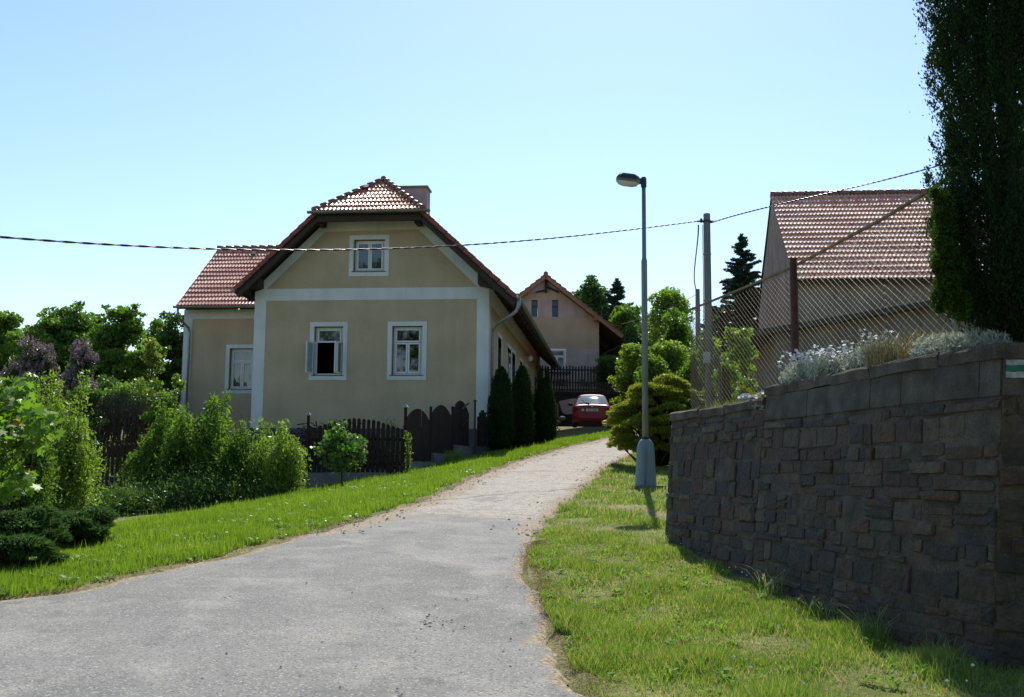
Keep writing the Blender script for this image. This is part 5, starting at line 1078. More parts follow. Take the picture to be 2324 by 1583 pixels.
# shrubs in front of the picket fence
gs = "shrubs along the picket fence"
def SH(label, vx, vtop, Y, vw, mat, **k): return shrub('shrub', label, "shrub", G(vx, Y), top_h(vx, vtop, Y), vw / FPX * Y, M[mat], group=gs, **k)
SH("willow-like shrub with loose shoots left of the wing window", 372, 940, 24.2, 135, 'lf_willow', leaf=.115, stems=60, per=130, spires=5)
SH("tallest shrub of narrow leaves, in front of the wing window", 448, 912, 23.6, 165, 'lf_willow', leaf=.115, stems=66, per=135, spires=7)
SH("shrub with two pointed shoots below the house's left corner", 545, 962, 23.2, 165, 'lf_willow', leaf=.105, stems=56, per=125, spires=3)
SH("yellowish finer shrub ending the row by the fence post", 635, 968, 22.8, 130, 'lf_light', leaf=.07, stems=50, per=150, aspect=.35)
SH("broad pale green shrub beside the maple", 132, 876, 17.5, 165, 'lf_light', leaf=.06, stems=80, per=280, aspect=.35)
SH("dense green shrub between the maple and the juniper mounds", 50, 905, 15.5, 150, 'lf_willow', leaf=.065, stems=60, per=260)
SH("dark low foliage added as shade along the fence base left of the willow-like shrubs", 285, 1118, 21.8, 240, 'lf_dark', leaf=.07, stems=60, per=110, D=1.3, spires=0)  # added dark leaves stand in for the band of shade before the fence base
SH("dark low foliage put in for the deep shade under the willow-like shrubs", 470, 1085, 22.2, 330, 'lf_dark', leaf=.07, stems=70, per=110, D=1.2, spires=0)  # dark leaves stand in for the deep shade below the shrubs
# small tree
tb = G(778, 23.6); ts, _ = tree('small_tree', 'small round glossy-leaved tree planted in the grass before the fence', 'tree', tb, top_h(778, 955, 23.6), 135 / FPX * 23.6, M['lf_gloss'], leaf=.095, nclump=26, per=330, flat=.8, trunk_r=.022, crown_low=.08, cr=.33, aspect=.6, shape=.6)
# maple at the picture edge
def maple():
    Y = 9.0; base = G(-75, Y); t = thing('maple_tree', 'young maple with large lit leaves leaning in from the edge beside the juniper', 'tree', base); wb = MB(); limb(wb, base - [0, 0, .1], base + [.1, 0, 1.9], .05, .03, .03, 8); P = []
    for k in range(60):
        vx, vy = R_(-60, 108), R_(872, 1120); 
        if vx > 70 and vy < 900: continue
        if vx > 108 - abs(vy - 960) * .28: continue
        c = at(vx, vy, Y + R_(-.55, .55)); limb(wb, base + [.05, 0, R_(.3, 1.6)], c, .010, .003, .1, 4); P.append(fan(c, .15, 26, .7))
    for vx, vy in ((20, 868), (66, 862)): c = at(vx, vy, Y); P.append(fan(c, .07, 14, .8))
    wb.build("trunk", M['bark'], t, True); C = np.vstack(P); n = len(C)
    s = .075 * (1 + .3 * RNG.standard_normal(n).clip(-1.5, 1.5)); nr = RNG.standard_normal((n, 3)) * .75 + np.array([0, -.4, .8]); nr /= np.linalg.norm(nr, axis=1)[:, None]; a_ = np.cross(nr, RNG.standard_normal((n, 3))); a_ /= np.linalg.norm(a_, axis=1)[:, None]; b_ = np.cross(nr, a_)
    out = [(0, -.55), (.12, -.28), (.55, -.38), (.36, -.05), (.62, .28), (.25, .22), (0, .62), (-.25, .22), (-.62, .28), (-.36, -.05), (-.55, -.38), (-.12, -.28)]
    V = np.stack([C + (a_ * u + b_ * v) * s[:, None] + nr * (-.12 * (abs(u) + abs(v)) * s)[:, None] for u, v in out], 1).reshape(-1, 3); F = np.arange(n * 12).reshape(n, 12); mk("crown", V, F, M['lf_maple'], t)
maple()
gj = "dark spreading junipers at the verge"
juniper("juniper_bush", "dark spreading juniper mound, the largest, below the picket fence gap", G(180, 12.6), 1.15, .9, top_h(180, 1128, 12.6), M['nd_junidark'], leaf=.075, pads=26, per=520, group=gj)
juniper("juniper_bush", "dark juniper mound under the maple branches", G(55, 11.6), 1.25, .9, top_h(55, 1140, 11.6), M['nd_junidark'], leaf=.075, pads=26, per=520, group=gj)
juniper("juniper_bush", "lowest dark juniper mound reaching out onto the sunny verge", G(40, 10.4), 1.0, .6, top_h(40, 1190, 10.4), M['nd_junidark'], leaf=.07, pads=18, per=520, group=gj)
# behind the fence: brushwood pile, dark wire fence
bp = G(745, 28.6); bp[2] = 1.7; mb = MB()
for i in range(950):
    u, v = R_(-1, 1), R_(-1, 1); h = 1.2 * (1 - u * u) ** .7 * (1 - v * v * .6); z = R_(0, 1) * h; c = bp + np.array([u * 1.75, v * .9, z]); a = R_(0, pi); el = R_(-.5, .5); L = R_(.25, .85); d = np.array([cos(a) * cos(el), sin(a) * cos(el), sin(el)]); k = RNG.standard_normal(3) * .06; mb.tube([c - d * L / 2, c + k, c + d * L / 2], [R_(.012, .026), .014, .006], 4, False)
o = mb.build("brushwood_pile", M['twig'], None, base=bp); tag(o, "dark pile of cut brushwood under the beige house wall", "brushwood")
mb = MB()
for i in range(900):
    q = at(R_(215, 395), R_(905, 985), R_(31, 32)); a = R_(0, 2 * pi); mb.tube([q - [0, 0, R_(.3, .8)], q + [cos(a) * .1, 0, .1], q + [cos(a) * .3, 0, R_(.2, .5)]], [.008, .006, .003], 3, False)
tag(mb.build("dry_brush", M['twig'], None, base=at(300, 985, 31.5)), "brownish leafless brush behind the left end of the picket fence", "brush", kind="stuff")
wf2 = thing("wire_fence", "thin wire garden fence with dark posts in front of the bushes by the wing", "fence", at(300, 985, 30))
for x in (225, 368): m = MB(); m.bar(at(x, 1000, 30), at(x, 905 if x > 300 else 950, 30), .045, .045); m.build("post", M['fencewood'], wf2)
for y in (900, 925): m = MB(); m.tube([at(228, y + 6, 30), at(300, y + 4, 30), at(368, y, 30), at(405, y - 2, 30)], .007, 5); m.build("wire", M['cable'], wf2)
SHp = [("yellow-leaved rose shoots rising above the picket fence near the corner post", 888, 960, 27.3, 46, 'lf_yel', .05, 10), ("small leafy plant climbing the corner fence post", 925, 990, 25.6, 26, 'lf_light', .045, 6)]
for lb, vx, vt, Y, vw, mt, lf, st in SHp: shrub('garden_plant', lb, 'plant', G(vx, Y), top_h(vx, vt, Y), vw / FPX * Y, M[mt], leaf=lf, stems=st, per=60, group="plants by the corner post")
q = G(905, 27.4); V, F = leaves(fan(np.array([q[0], q[1], q[2] + .35]), .28, 70, .8), .05, .9); tag(mk("pink_flowers", V, F, M['pink'], None, base=q), "pink flowers glimpsed through the picket fence", "flowers")

# thujas at the house corner
gt = "column thujas beside the house"
def THU(label, vx, vtop, Y, r, n=24000, tips=None, group=gt):
    b = G(vx, Y); H = top_h(vx, vtop, Y); return column('thuja', label, 'thuja', b, [(.02, r * .55), (H * .1, r * .95), (H * .3, r * 1.05), (H * .6, r * .92), (H * .8, r * .7), (H * .93, r * .38), (H, .03)], M['nd_thuja'], leaf=.075, n=n, group=group, tips=tips, edge=.035)
THU("thuja nearest the drainpipe, broad with a blunt top", 1136, 832, 33.4, .36, tips=[(.12, 2.2, .12, .42, 700)]); THU("middle thuja of the three, widest at the top", 1184, 832, 35.0, .37, tips=[(.06, 2.35, .12, .4, 700)])
THU("thuja standing slightly apart with two pointed tips", 1233, 858, 37.2, .40, tips=[(-.13, 2.25, .14, .55, 900), (.14, 2.2, .13, .52, 900)])
hx = at(1393, 870, 54.2); column('clipped_thuja_hedge', 'dark clipped thuja hedge beside the gabled house', 'hedge', (hx[0], 54.2, 4.6), [(.3, .7), (1, .78), (2.3, .76), (2.75, .7), (2.85, .4)], M['nd_thuja'], leaf=.10, n=15000, edge=.06, plumes=3)
# golden juniper by the lamp
jb = G(1500, 25.6); juniper("golden_juniper", "large yellow-green layered juniper bush behind the street lamp", jb, 2.75, 2.3, top_h(1500, 850, 25.6), M['nd_juniper'], leaf=.095, pads=150, per=800, low=.07, dome=True, rmin=.08, rmax=.17)
# trees beyond the second house
gb = "trees beyond the gabled house"
def hill(vx, Y): X = ray(vx, 1000)[0] * Y; return np.array([X, Y, float(lane_z(Y))])
def TB(name, label, vx, vtop, Y, vw, mat, **k): b = hill(vx, Y); return tree(name, label, "tree", b, at(vx, vtop, Y)[2] - b[2], vw / FPX * Y, M[mat], group=gb, **k)
TB('broadleaf_tree', 'round dense tree rising directly right of the gabled house ridge', 1345, 620, 74, 110, 'lf_dark', leaf=.26, nclump=34, per=150, flat=.85, crown_low=.25, cr=.36)
conifer('pine_tree', 'ragged pine with upswept shoots behind the leafy trees', 'tree', hill(1402, 72), at(1402, 636, 72)[2] - hill(1402, 72)[2], 120 / FPX * 72, M['nd_pine'], leaf=.34, whorls=20, group=gb, jag=.45, upturn=.6, per=60, low=.3)
TB('broadleaf_tree', 'mid-height bushy tree right of the brown eave', 1422, 690, 62, 110, 'lf_mid', leaf=.22, nclump=30, per=190, flat=.8, crown_low=.2, cr=.36)
TB('broadleaf_tree', 'small tree left of the gabled house ridge with drooping crown', 1187, 638, 78, 34, 'nd_pine', leaf=.24, nclump=12, per=240, flat=1, crown_low=.3, cr=.45)
TB('broadleaf_tree', 'airy pale tree with upright branches behind the thin pole', 1525, 628, 56, 130, 'lf_light', leaf=.17, nclump=34, per=190, flat=.9, crown_low=.25, cr=.30)
TB('broadleaf_tree', 'darker green tree filling the middle behind the thin pole', 1530, 706, 52, 110, 'lf_mid', leaf=.17, nclump=30, per=330, flat=.8, crown_low=.1, cr=.36)
TB('broadleaf_tree', 'dark rounded tree filling the gap right of the lamp post', 1490, 720, 66, 120, 'lf_dark', leaf=.22, nclump=34, per=220, flat=.8, crown_low=.1, cr=.36)
TB('broadleaf_tree', 'green tree between the concrete pole and the spruce', 1632, 690, 52, 95, 'lf_light', leaf=.17, nclump=26, per=260, flat=.8, crown_low=.1, cr=.34)
for i, (vx, vt, Y, vw, mt, lb) in enumerate(((1400, 745, 66, 110, 'lf_mid', 'broad bush below the ragged pine'), (1455, 735, 60, 100, 'lf_dark', 'dark bush between the mid-height tree and the lamp post'), (1385, 800, 57, 75, 'lf_mid', 'pale bush behind the clipped thuja hedge'), (1440, 770, 50, 100, 'lf_light', 'light bush left of the lamp post'), (1520, 762, 44, 125, 'lf_light', 'bright laurel-like hedge bush right of the lamp post'), (1490, 800, 41, 110, 'lf_mid', 'green bush directly above the golden juniper'), (1590, 790, 40, 110, 'lf_mid', 'green bush behind the concrete pole'))):
    b = hill(vx, Y); tree('hedge_bush', lb, "bush", b, at(vx, vt, Y)[2] - b[2], vw / FPX * Y, M[mt], leaf=.13, nclump=34, per=340, flat=.9, trunk_r=.04, crown_low=.02, group="bushes along the upper lane", cr=.36)
conifer('spruce_tree', 'dark blue-green spruce standing beside the barn gable', 'tree', hill(1692, 48), at(1692, 532, 48)[2] - hill(1692, 48)[2], 235 / FPX * 48, M['nd_spruce'], leaf=.2, whorls=40, per=60, low=.15, jag=.35, upturn=.35)
# far-off wood closing the hilltop
mbp = []; 
for x in np.arange(-70, 75, 2.2): mbp.append((np.array([x + R_(-1, 1), R_(92, 104), float(lane_z(96)) + R_(.5, 2.0)]), R_(1.6, 2.8)))
V, F = leaves(cloud(mbp, 75, .8), .42, .6); tag(mk("distant_wood", V, F, M['lf_dark']), "low line of distant woodland on the hilltop", "woodland", kind="stuff")
# behind the chain-link fence
def TG(name, label, vx, vbot, vtop, Y, vw, mat, **k): b = at(vx, vbot, Y); return tree(name, label, k.pop('cat', "bush"), b, at(vx, vtop, Y)[2] - b[2], vw / FPX * Y, M[mat], **k)
gg = "bushes behind the chain-link fence"
TG('garden_bush', 'bright leafy bush seen through the mesh left of the outbuilding', 1680, 930, 712, 23, 78, 'lf_light', leaf=.09, nclump=26, per=700, flat=.8, trunk_r=.03, crown_low=.1, group=gg, cr=.36)
TG('garden_bush', 'ivy-like bush with reddish tips at the outbuilding corner', 1655, 930, 800, 21, 70, 'lf_mid', leaf=.07, nclump=22, per=900, flat=.9, trunk_r=.03, crown_low=.02, group=gg, cr=.38)
TG('garden_bush', 'low green bush at the foot of the outbuilding wall', 1690, 930, 850, 19.5, 60, 'lf_mid', leaf=.06, nclump=18, per=1000, flat=.9, trunk_r=.02, crown_low=.02, group=gg, cr=.4)
TG('garden_bush', 'light bush in front of the concrete pole foot', 1612, 935, 700, 34, 60, 'lf_light', leaf=.12, nclump=20, per=420, flat=.9, trunk_r=.03, crown_low=.05, group=gg, cr=.36)

# cypress on the wall
cyb = np.array([3.50, 7.3, float(terrace_h(7.3))])
def cypress(label, base, prof, nc, per, leaf, gap=None, group=None, trunks=3):
    """upright feathery plumes round a few thin trunks, with openings between them"""
    base = np.array(base, float); prof = np.array(prof, float); t = thing('cypress', label, 'tree', base, group); wb = MB(); z1 = prof[-1, 0]
    for k in range(trunks):
        o = np.array([R_(-.13, .13), R_(-.1, .1), 0]) * (k > 0); wb.tube([base + o * .5 - [0, 0, .1], base + o * 1.2 + [0, 0, z1 * .4], base + o * 1.6 + [0, 0, z1 * .9]], [.065, .045, .01], 8)
    w = np.interp(np.linspace(prof[0, 0], z1, 200), prof[:, 0], prof[:, 1]); cdf = np.cumsum(w); cdf /= cdf[-1]; P = []; D = []
    for i in range(nc):
        z = float(np.interp(RNG.random(), cdf, np.linspace(prof[0, 0], z1, 200))); a = R_(0, 2 * pi); rr = float(np.interp(z, prof[:, 0], prof[:, 1])) * R_(.35, 1.08) ** .6
        if gap and gap(a, z): continue
        L = R_(.16, .36); c = base + np.array([cos(a) * rr, sin(a) * rr, z]); d = np.array([cos(a) * R_(.15, .5), sin(a) * R_(.15, .5), 1.]); d /= np.linalg.norm(d); m = int(per * R_(.6, 1.3)); s_ = RNG.random(m)
        wd = .042 * (1.15 - s_) * R_(.7, 1.5); q = c + d * (s_ * L)[:, None] + RNG.standard_normal((m, 3)) * wd[:, None]; P.append(q); D.append(np.tile(d * 1.1, (m, 1)))
        if i % 9 == 0: wb.tube([base + [0, 0, max(z - .25, .05)], c], [.012, .005], 4, False)
    wb.build("trunk", M['bark'], t, True); V, F = leaves(np.vstack(P), leaf, .42, N=np.vstack(D)); mk("crown", V, F, M['nd_cypress'], t); return t
cyp = cypress('tall dark feathery cypress rising out of the garden above the stone wall', cyb, [(.12, .12), (.3, .30), (.5, .42), (.75, .47), (1.1, .46), (1.4, .38), (1.75, .39), (2.2, .44), (2.65, .45), (3.3, .42), (4.4, .34), (5.4, .2), (5.9, .03)], 2600, 125, .024, gap=lambda a, z: (cos(a) > -.1 and .9 < z < 2.1 and random.random() < .5))
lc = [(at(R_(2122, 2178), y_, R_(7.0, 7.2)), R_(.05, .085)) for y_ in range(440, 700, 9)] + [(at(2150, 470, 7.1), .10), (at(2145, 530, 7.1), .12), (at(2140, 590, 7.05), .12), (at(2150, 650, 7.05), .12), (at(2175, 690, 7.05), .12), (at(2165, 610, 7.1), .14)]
V, F = leaves(cloud([(c, r * .8) for c, r in lc], 130000, 1.2), 0.024, .5, N=None); t = mk("sunlit_branch", V, F, LEAF('sunlit_cypress', (.03, .07, .015), (.06, .11, .02), .35, rough=.9, gloss=.1), cyp)  # sunlight on this branch is put into its lighter leaf colour
cypress('second cypress beside the first, cut by the picture edge', np.array([5.3, 9.8, float(terrace_h(9))]), [(.3, .3), (1, .5), (2.4, .62), (3.8, .6), (5.5, .35), (6.4, .03)], 900, 80, .045, trunks=2)
# cushions and grasses along the coping
def cushion(name, label, pts, r, mat, leaf, per, flowers=0, fl_mat='white', fh=.1, h=.8, group="cushion plants on the wall"):
    base = pts[0]; t = thing(name, label, "plant", base, group); P = np.vstack([fan(np.array(p), r * R_(.8, 1.2), per, h, .6) for p in pts]); P[:, 2] = np.maximum(P[:, 2], base[2] - .12)
    n = len(P); V, F = leaves(P, leaf, .22, N=np.stack([RNG.standard_normal(n) * .4, RNG.standard_normal(n) * .4, np.full(n, .8)], 1)); mk("foliage", V, F, M[mat], t)
    if flowers:
        mb = MB(); st_ = MB()
        for i in range(flowers):
            p = np.array(random.choice(pts)) + np.array([R_(-1, 1) * r * .9, R_(-1, 1) * r * .8, r * h * R_(.3, .9)]); q = p + [R_(-.04, .04), R_(-.04, .03), fh * R_(.5, 1.3)]; mb.tube([p, q], .0016, 3, False, m=1); a0 = R_(0, 6); ti = RNG.standard_normal(3) * .5 + np.array([0, -.5, 1]); ti /= np.linalg.norm(ti); e1 = np.cross(ti, (1, .2, 0)); e1 /= np.linalg.norm(e1); e2 = np.cross(ti, e1); R0 = R_(.012, .021)
            for k in range(5):
                a = a0 + k * 2 * pi / 5; d_ = e1 * cos(a) + e2 * sin(a); s_ = -e1 * sin(a) + e2 * cos(a); mb.add([q, q + d_ * R0 * .6 + s_ * R0 * .45, q + d_ * R0 * 1.1 + ti * .003, q + d_ * R0 * .6 - s_ * R0 * .45], [(0, 1, 2, 3)])
        mb.build("blossom", [M[fl_mat], M['lf_silver']], t)
    return t
def wl(vx, Y, dz=.0, dx=.0): X = wall_top_x(Y) + .17 + dx; return np.array([X, Y, EYE + .86 + dz])
cushion("snow_in_summer", "silver-leaved cushion with white flowers spilling over the start of the higher coping", [wl(0, y, R_(0, .05), R_(-.05, .1)) for y in (10.05, 9.85, 9.65, 9.5, 9.35, 9.2, 9.75, 9.45)], .17, 'lf_silver', .05, 2100, 260)
cushion("snow_in_summer", "looser silver cushion with scattered white flowers between the two fence posts", [wl(0, y, R_(.03, .1), R_(0, .15)) for y in (9.1, 8.95, 8.8, 8.6, 8.5)], .15, 'lf_silver', .05, 1500, 90)
cushion("silver_cushion", "dense silvery cushion plant on the coping below the cypress", [wl(0, y, R_(0, .03), R_(-.04, .1)) for y in (7.75, 7.6, 7.45, 7.3, 7.15)], .15, 'lf_silver', .05, 1900, 0)
cushion("alyssum_cushion", "low white-flowering cushion on the lower coping at the fence foot", [np.array([wall_top_x(y) + R_(.16, .34), y, ZL + .01]) for y in (11.4, 11.2, 11.0, 10.85, 10.7)], .09, 'lf_silver', .03, 1100, 420, fh=.03)
pz = np.array([wall_top_x(10.75) + .22, 10.75, ZL + .02]); pl_ = thing("yellow_pansies", "two yellow flowers with green leaves on the lower coping", "flowers", pz, None)
V, F = leaves(np.vstack([fan(pz + [0, 0, .05], .1, 260, .7), fan(pz + [.12, -.3, .05], .11, 300, .8)]), .045, .3); mk("foliage", V, F, M['lf_light'], pl_); mb = MB()
for vx, vy in ((1688, 878), (1697, 885), (1706, 893), (1702, 887)): q = at(vx, vy, 10.72); mb.add([q + [cos(a) * .024, -.004 * (i % 2), sin(a) * .022] for i, a in enumerate(np.linspace(0, 2 * pi, 7)[:-1])], [tuple(range(6))])
mb.build("blossom", M['yellow'], pl_)
def tuft(name, label, base, n, h, r, mat, cat="grass tuft", group=None, w=.0028, lean=.5):
    base = np.array(base, float); V = np.zeros((n, 7, 3)); a = RNG.random(n) * 2 * pi; rr = np.sqrt(RNG.random(n)) * r; hh = h * (.5 + .6 * RNG.random(n)); p = base + np.stack([np.cos(a) * rr, np.sin(a) * rr, np.zeros(n)], 1); a2 = RNG.random(n) * 2 * pi; ln = lean * hh * (.3 + RNG.random(n)); d = np.stack([np.cos(a2), np.sin(a2), np.zeros(n)], 1); s = np.stack([-np.sin(a2), np.cos(a2), np.zeros(n)], 1)
    for k, t in enumerate((0, .4, .75)):
        c = p + d * (ln * t * t)[:, None] + np.array([0, 0, 1]) * (hh * (t - .22 * lean * t * t))[:, None]; V[:, 2 * k] = c - s * w * (1 - t * .6); V[:, 2 * k + 1] = c + s * w * (1 - t * .6)
    V[:, 6] = p + d * ln[:, None] + np.array([0, 0, 1]) * (hh * (1 - .3 * lean))[:, None]; F = []
    i0 = np.arange(n)[:, None] * 7; F4 = np.concatenate([i0 + [0, 1, 3, 2], i0 + [2, 3, 5, 4], i0 + [4, 5, 6, 6]]); V = V.reshape(-1, 3)
    fl = [tuple(q) if q[2] != q[3] else tuple(q[:3]) for q in F4.tolist()]; o = mk(name, V, fl, M[mat], None, base=base); return tag(o, label, cat, group)
tw = "grass tufts on and below the wall"
tuft("grass_tuft", "tall feathery grass on the wall top between the silver cushions", wl(0, 8.25, -.08, .12), 900, .38, .32, 'lf_dry', group=tw, lean=.5)
tuft("grass_tuft", "thin grass on the coping left of the cypress", wl(0, 7.8, -.08, .25), 500, .32, .25, 'lf_dry', group=tw)
wt_ = [("long green grass clump at the wall foot, the largest", 9.1, 80, .45), ("short green tuft at the far corner of the wall", 12.6, 70, .30), ("arching pale grass stems at the wall foot near the dark corner", 7.5, 60, .5), ("small tuft at the wall foot between the larger clumps", 8.2, 60, .35), ("thin grass clump under the painted stripe", 6.9, 50, .35)]
for lb, Y, n, h in wt_: X = float(np.interp(Y, WB[::-1, 1], WB[::-1, 0])) - .10; tuft("grass_tuft", lb, (X, Y, float(ground_z(X, Y))), int(n * .7), h * .72, .12, 'gr_right', group=tw, w=.003, lean=1.1)
X0 = -2.0; 
for lb, vx, Y, n, h in (("tall arching grass clump by the stepped concrete fence base", 1030, 28.6, 170, .55), ("grass clump at the gate end of the scalloped fence", 1005, 29.6, 110, .42)): q = G(vx, Y); tuft("grass_tuft", lb, q, n, h, .22, 'gr_left', group=tw, w=.008, lean=.9)

# ================================================================ LAWN
def blades(name, label, X, Y, h, w, mat, lean=.5):
    n = len(X); z = ground_z(X, Y) + np.where((X > XL(Y)) & (X < XR(Y)), .07, 0) - .005; a = RNG.random(n) * 2 * pi; la = RNG.random(n) * 2 * pi; hh = h * (.45 + .8 * RNG.random(n)); l = lean * hh * RNG.random(n) ** .7; c, s = np.cos(a) * w, np.sin(a) * w
    V = np.empty((n, 3, 3)); V[:, 0] = np.stack([X - c, Y - s, z], 1); V[:, 1] = np.stack([X + c, Y + s, z], 1); V[:, 2] = np.stack([X + np.cos(la) * l, Y + np.sin(la) * l, z + hh], 1)
    o = mk(name, V.reshape(-1, 3), np.arange(n * 3).reshape(n, 3), mat); return tag(o, label, "grass", kind="stuff")
def scatter(n, x0f, x1f, y0, y1, py=1.6):
    Y = y0 + (y1 - y0) * RNG.random(n) ** py; a, b = x0f(Y), x1f(Y); X = a + (b - a) * RNG.random(n); return X, Y
def patch(X, Y, s=1.3, o=0.): return .5 + .25 * (np.sin(X * s * 1.3 + Y * s * .7 + o) + np.sin(X * s * 2.9 - Y * s * 1.7 + 2 * o) * .6 + np.sin(Y * s * 2.3 + X * .4) * .5)
def edge_in(X, Y, side, m=.12): return X + (-1 if side < 0 else 1) * (m * (.3 + .7 * np.abs(np.sin(Y * 2.7) + .6 * np.sin(Y * 7.1))))
fx_l = lambda Y: np.where(Y < 20, XL(Y) - np.interp(Y, [6.5, 12, 20], [2.2, 3.6, 4.6]), np.where(Y < 26, XL(Y) - 4.6, XL(Y) - np.interp(Y, [26, 34, 50], [2.4, 2.5, 5])))
for n, y0, y1, w, h in ((95000, 7.2, 15, .0042, .105), (90000, 15, 27, .007, .11), (60000, 27, 52, .012, .11)):
    X, Y = scatter(n, fx_l, lambda Y: XL(Y) - .01, y0, y1, 1.35); k = RNG.random(n) < .35 + .9 * patch(X, Y); X, Y = X[k], Y[k]; X = X - .16 * np.abs(np.sin(Y * 3.1) * np.sin(Y * 1.3 + 1)) * (RNG.random(len(X)) < .97)
    wv = w * (Y / y0) ** .6; blades("grass", "fresh green grass verge between the lane and the garden fence", X, Y, h * (.4 + .9 * np.clip(patch(X, Y, 1.4, 2), 0, 1.3) + .7 * (RNG.random(len(X)) < .03)), wv, M['gr_left'])
wbx = lambda Y: np.where(Y < 13.2, np.interp(Y, WB[::-1, 1], WB[::-1, 0]) - .01, XR(Y) + 3.6)
for n, y0, y1, w, h in ((150000, 4.2, 9, .0027, .075), (70000, 9, 15, .0042, .065), (60000, 15, 36, .009, .08)):
    X, Y = scatter(n, lambda Y: XR(Y) - .03, lambda Y: np.where(Y < 6.7, 4.6, wbx(Y)), y0, y1, .95 if y0 < 5 else 1.2); k = RNG.random(n) < .10 + 1.15 * patch(X, Y, 2.1, 1); X, Y = X[k], Y[k]
    X = X + .10 * np.abs(np.sin(Y * 4.1) + .5 * np.sin(Y * 9)) * np.exp(-(X - XR(Y)) / .15); blades("grass", "drier mown grass bank between the lane and the stone wall", X, Y, h * (.28 + 1.5 * np.clip(patch(X, Y, 2.9, 3), 0, 1.2) ** 2 + .5 * (RNG.random(len(X)) < .03)), w * (Y / y0) ** .7, M['gr_right'], .8)
X = wall_top_x(Y_ := RNG.uniform(6.8, 13, 9000)) + .2 + RNG.random(9000) * 1.2; zt_ = terrace_h(Y_); V = np.empty((9000, 3, 3)); la = RNG.random(9000) * 6.28; hh = .05 + .12 * RNG.random(9000)
V[:, 0] = np.stack([X - .003, Y_, zt_], 1); V[:, 1] = np.stack([X + .003, Y_ + .002, zt_], 1); V[:, 2] = np.stack([X + np.cos(la) * hh * .4, Y_ + np.sin(la) * hh * .4, zt_ + hh], 1); tag(mk("garden_grass", V.reshape(-1, 3), np.arange(27000).reshape(-1, 3), M['gr_right']), "short grass in the garden above the wall", "grass", kind="stuff")
# broad-leaved weeds in the right bank
def rosettes(name, label, n, y0, y1, x0f, x1f, L0, mat, up=.5):
    V = []; F = []; c = 0
    X, Y = scatter(n, x0f, x1f, y0, y1, 1.0)
    for x, y in zip(X, Y):
        z = float(ground_z(x, y)) + .01; m = random.randint(4, 9); L = L0 * R_(.6, 1.4); a0 = R_(0, 6)
        for j in range(m):
            a = a0 + j * 2 * pi / m + R_(-.3, .3); d = np.array([cos(a), sin(a), 0]); s = np.array([-sin(a), cos(a), 0]); l = L * R_(.7, 1.1); w = l * R_(.12, .2); u = up * R_(.5, 1.3); p = np.array([x, y, z])
            V += [p, p + d * l * .45 + s * w + dW * l * .5 * u, p + d * l * .45 - s * w + dW * l * .5 * u, p + d * l * .8 + s * w * .8 + dW * l * .62 * u, p + d * l * .8 - s * w * .8 + dW * l * .62 * u, p + d * l * 1.05 + dW * l * .5 * u]; F += [(c, c + 1, c + 2), (c + 1, c + 3, c + 4, c + 2), (c + 3, c + 5, c + 4)]; c += 6
    return tag(mk(name, V, F, mat), label, "weeds", kind="stuff")
rosettes("weeds", "dandelion and plantain leaves scattered in the grass bank", 190, 4.6, 12, lambda Y: XR(Y) + .02, wbx, .055, M['weed'], 1.1)
rosettes("weeds", "low leafy weeds in the left grass verge", 260, 8, 24, lambda Y: XL(Y) - 2.6, lambda Y: XL(Y) - .05, .10, M['lf_mid'], .7)
# pale clover heads and grass litter
V = []; F = []; c = 0
for i in range(170):
    if i < 90: y = R_(4.8, 12); x = R_(float(XR(y)) + .1, float(wbx(y)))
    else: y = R_(8, 30); x = float(XL(y)) - R_(.2, 2.5)
    q = np.array([x, y, float(ground_z(x, y)) + R_(.04, .11)]); r = R_(.006, .012) * (1 + y * .02)
    V += [q + [r, 0, 0], q + [0, r, 0], q + [-r, 0, 0], q + [0, -r, 0], q + [0, 0, r * .9], q - [0, 0, r * .9]]; F += [(c, c + 1, c + 4), (c + 1, c + 2, c + 4), (c + 2, c + 3, c + 4), (c + 3, c, c + 4), (c + 1, c, c + 5), (c + 2, c + 1, c + 5), (c + 3, c + 2, c + 5), (c, c + 3, c + 5)]; c += 6
tag(mk("lawn_flowers", V, F, M['white']), "tiny white lawn flowers scattered through both verges", "flowers", kind="stuff")
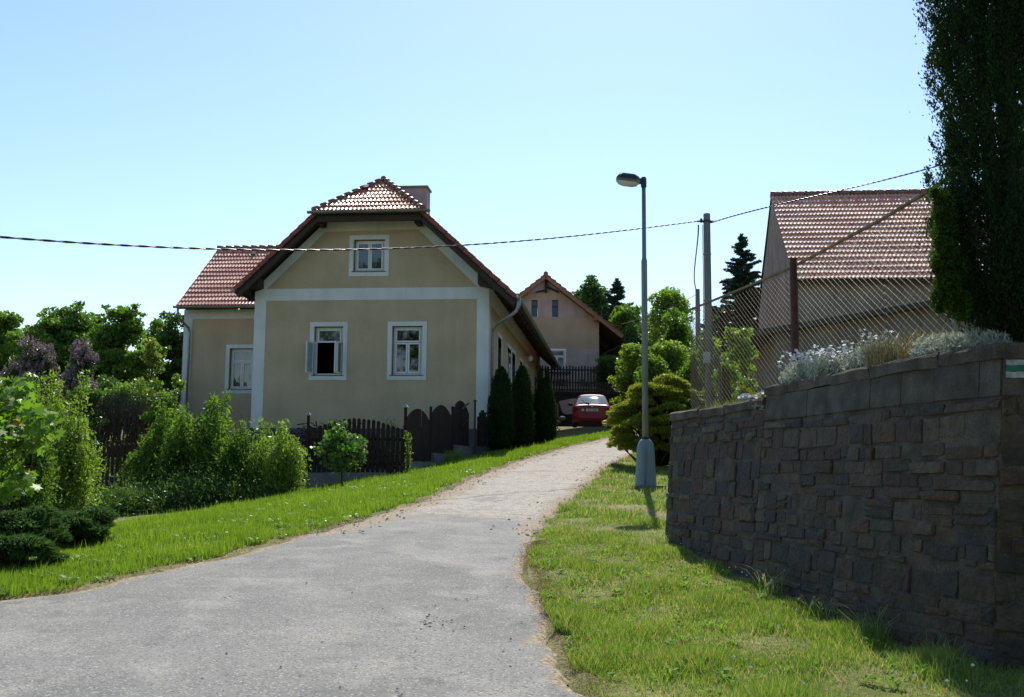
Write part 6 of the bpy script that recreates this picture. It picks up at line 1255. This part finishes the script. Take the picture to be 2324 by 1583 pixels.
# dry needles, soil crumbs and stones along the edges
n = 19500; Y = np.concatenate([4.5 + 8 * RNG.random(14000), 8 + 7 * RNG.random(2500), 14 + 22 * RNG.random(3000)]); sd_ = np.concatenate([np.ones(14000), np.zeros(2500), (RNG.random(3000) > .7)]).astype(bool)
X = np.where(sd_, XR(Y) + RNG.normal(.05, .075, n), XL(Y) + RNG.normal(.0, .09, n)); zz = np.where((X > XL(Y)) & (X < XR(Y)), lane_z(Y) + .02, ground_z(X, Y) + .01)
V, F = leaves(np.stack([X, Y, zz + .006], 1), .018, .35); V[:, 2] = np.repeat(zz + .004, 4) + (V[:, 2] - np.repeat(zz + .006, 4)) * .35; V[:, :2] = np.repeat(np.stack([X, Y], 1), 4, 0) + (V[:, :2] - np.repeat(np.stack([X, Y], 1), 4, 0)) * np.repeat(Y / 9, 4)[:, None]
tag(mk("leaf_litter", V, F, LEAF('dry_litter', (.16, .085, .045), (.26, .18, .11), .2, rough=.9, gloss=.05)), "dry needles and leaf litter along the lane edges", "litter", kind="stuff")
V = []; F = []; c = 0
for i in range(560):
    if i < 60: x, y = R_(-2.5, .1), R_(5.8, 10)
    elif i < 95: x, y = -.55 + random.gauss(0, .12), 7.85 + random.gauss(0, .22)
    else: y = 13 + 24 * random.random() ** 1.3; t = random.random() ** 2 * .25; t = t if i % 3 else 1 - t; x = float(XL(y)) + t * float(XR(y) - XL(y))
    r = R_(.006, .014) if i < 95 else R_(.01, .028); q = np.array([x, y, float(lane_z(y)) + .018 + r * .3]); o_ = [q + np.array([cos(a) * r * R_(.7, 1.2), sin(a) * r * R_(.7, 1.2), R_(-.2, .2) * r]) for a in (0, 1.25, 2.5, 3.8, 5.0)]; V += o_ + [q + [0, 0, r * .7]]; F += [(c + k, c + (k + 1) % 5, c + 5) for k in range(5)]; c += 6
tag(mk("road_gravel", V, F, PM('gravel', (.30, .27, .22), (.07, .068, .065), 9, .9, contrast=(.48, .52))), "loose chips of gravel on the lane", "gravel", kind="stuff")

# woodland behind the viewer, mirrored in the window panes
mbp = []
for x in np.arange(-42, 40, 2.6):
    for z in (1.5, 4.5, 7.5, 10.5, 13.5, 16.5, 19.5):
        mbp.append((np.array([x + R_(-1, 1), -26 + R_(-2, 2) - abs(x) * .1, z + R_(-.8, 1.2)]), R_(1.7, 2.6)))
V, F = leaves(cloud(mbp, 55, .9), .55, .6); tag(mk("roadside_wood", V, F, M['lf_mid']), "dense roadside trees on the near side of the lane", "woodland", kind="stuff")
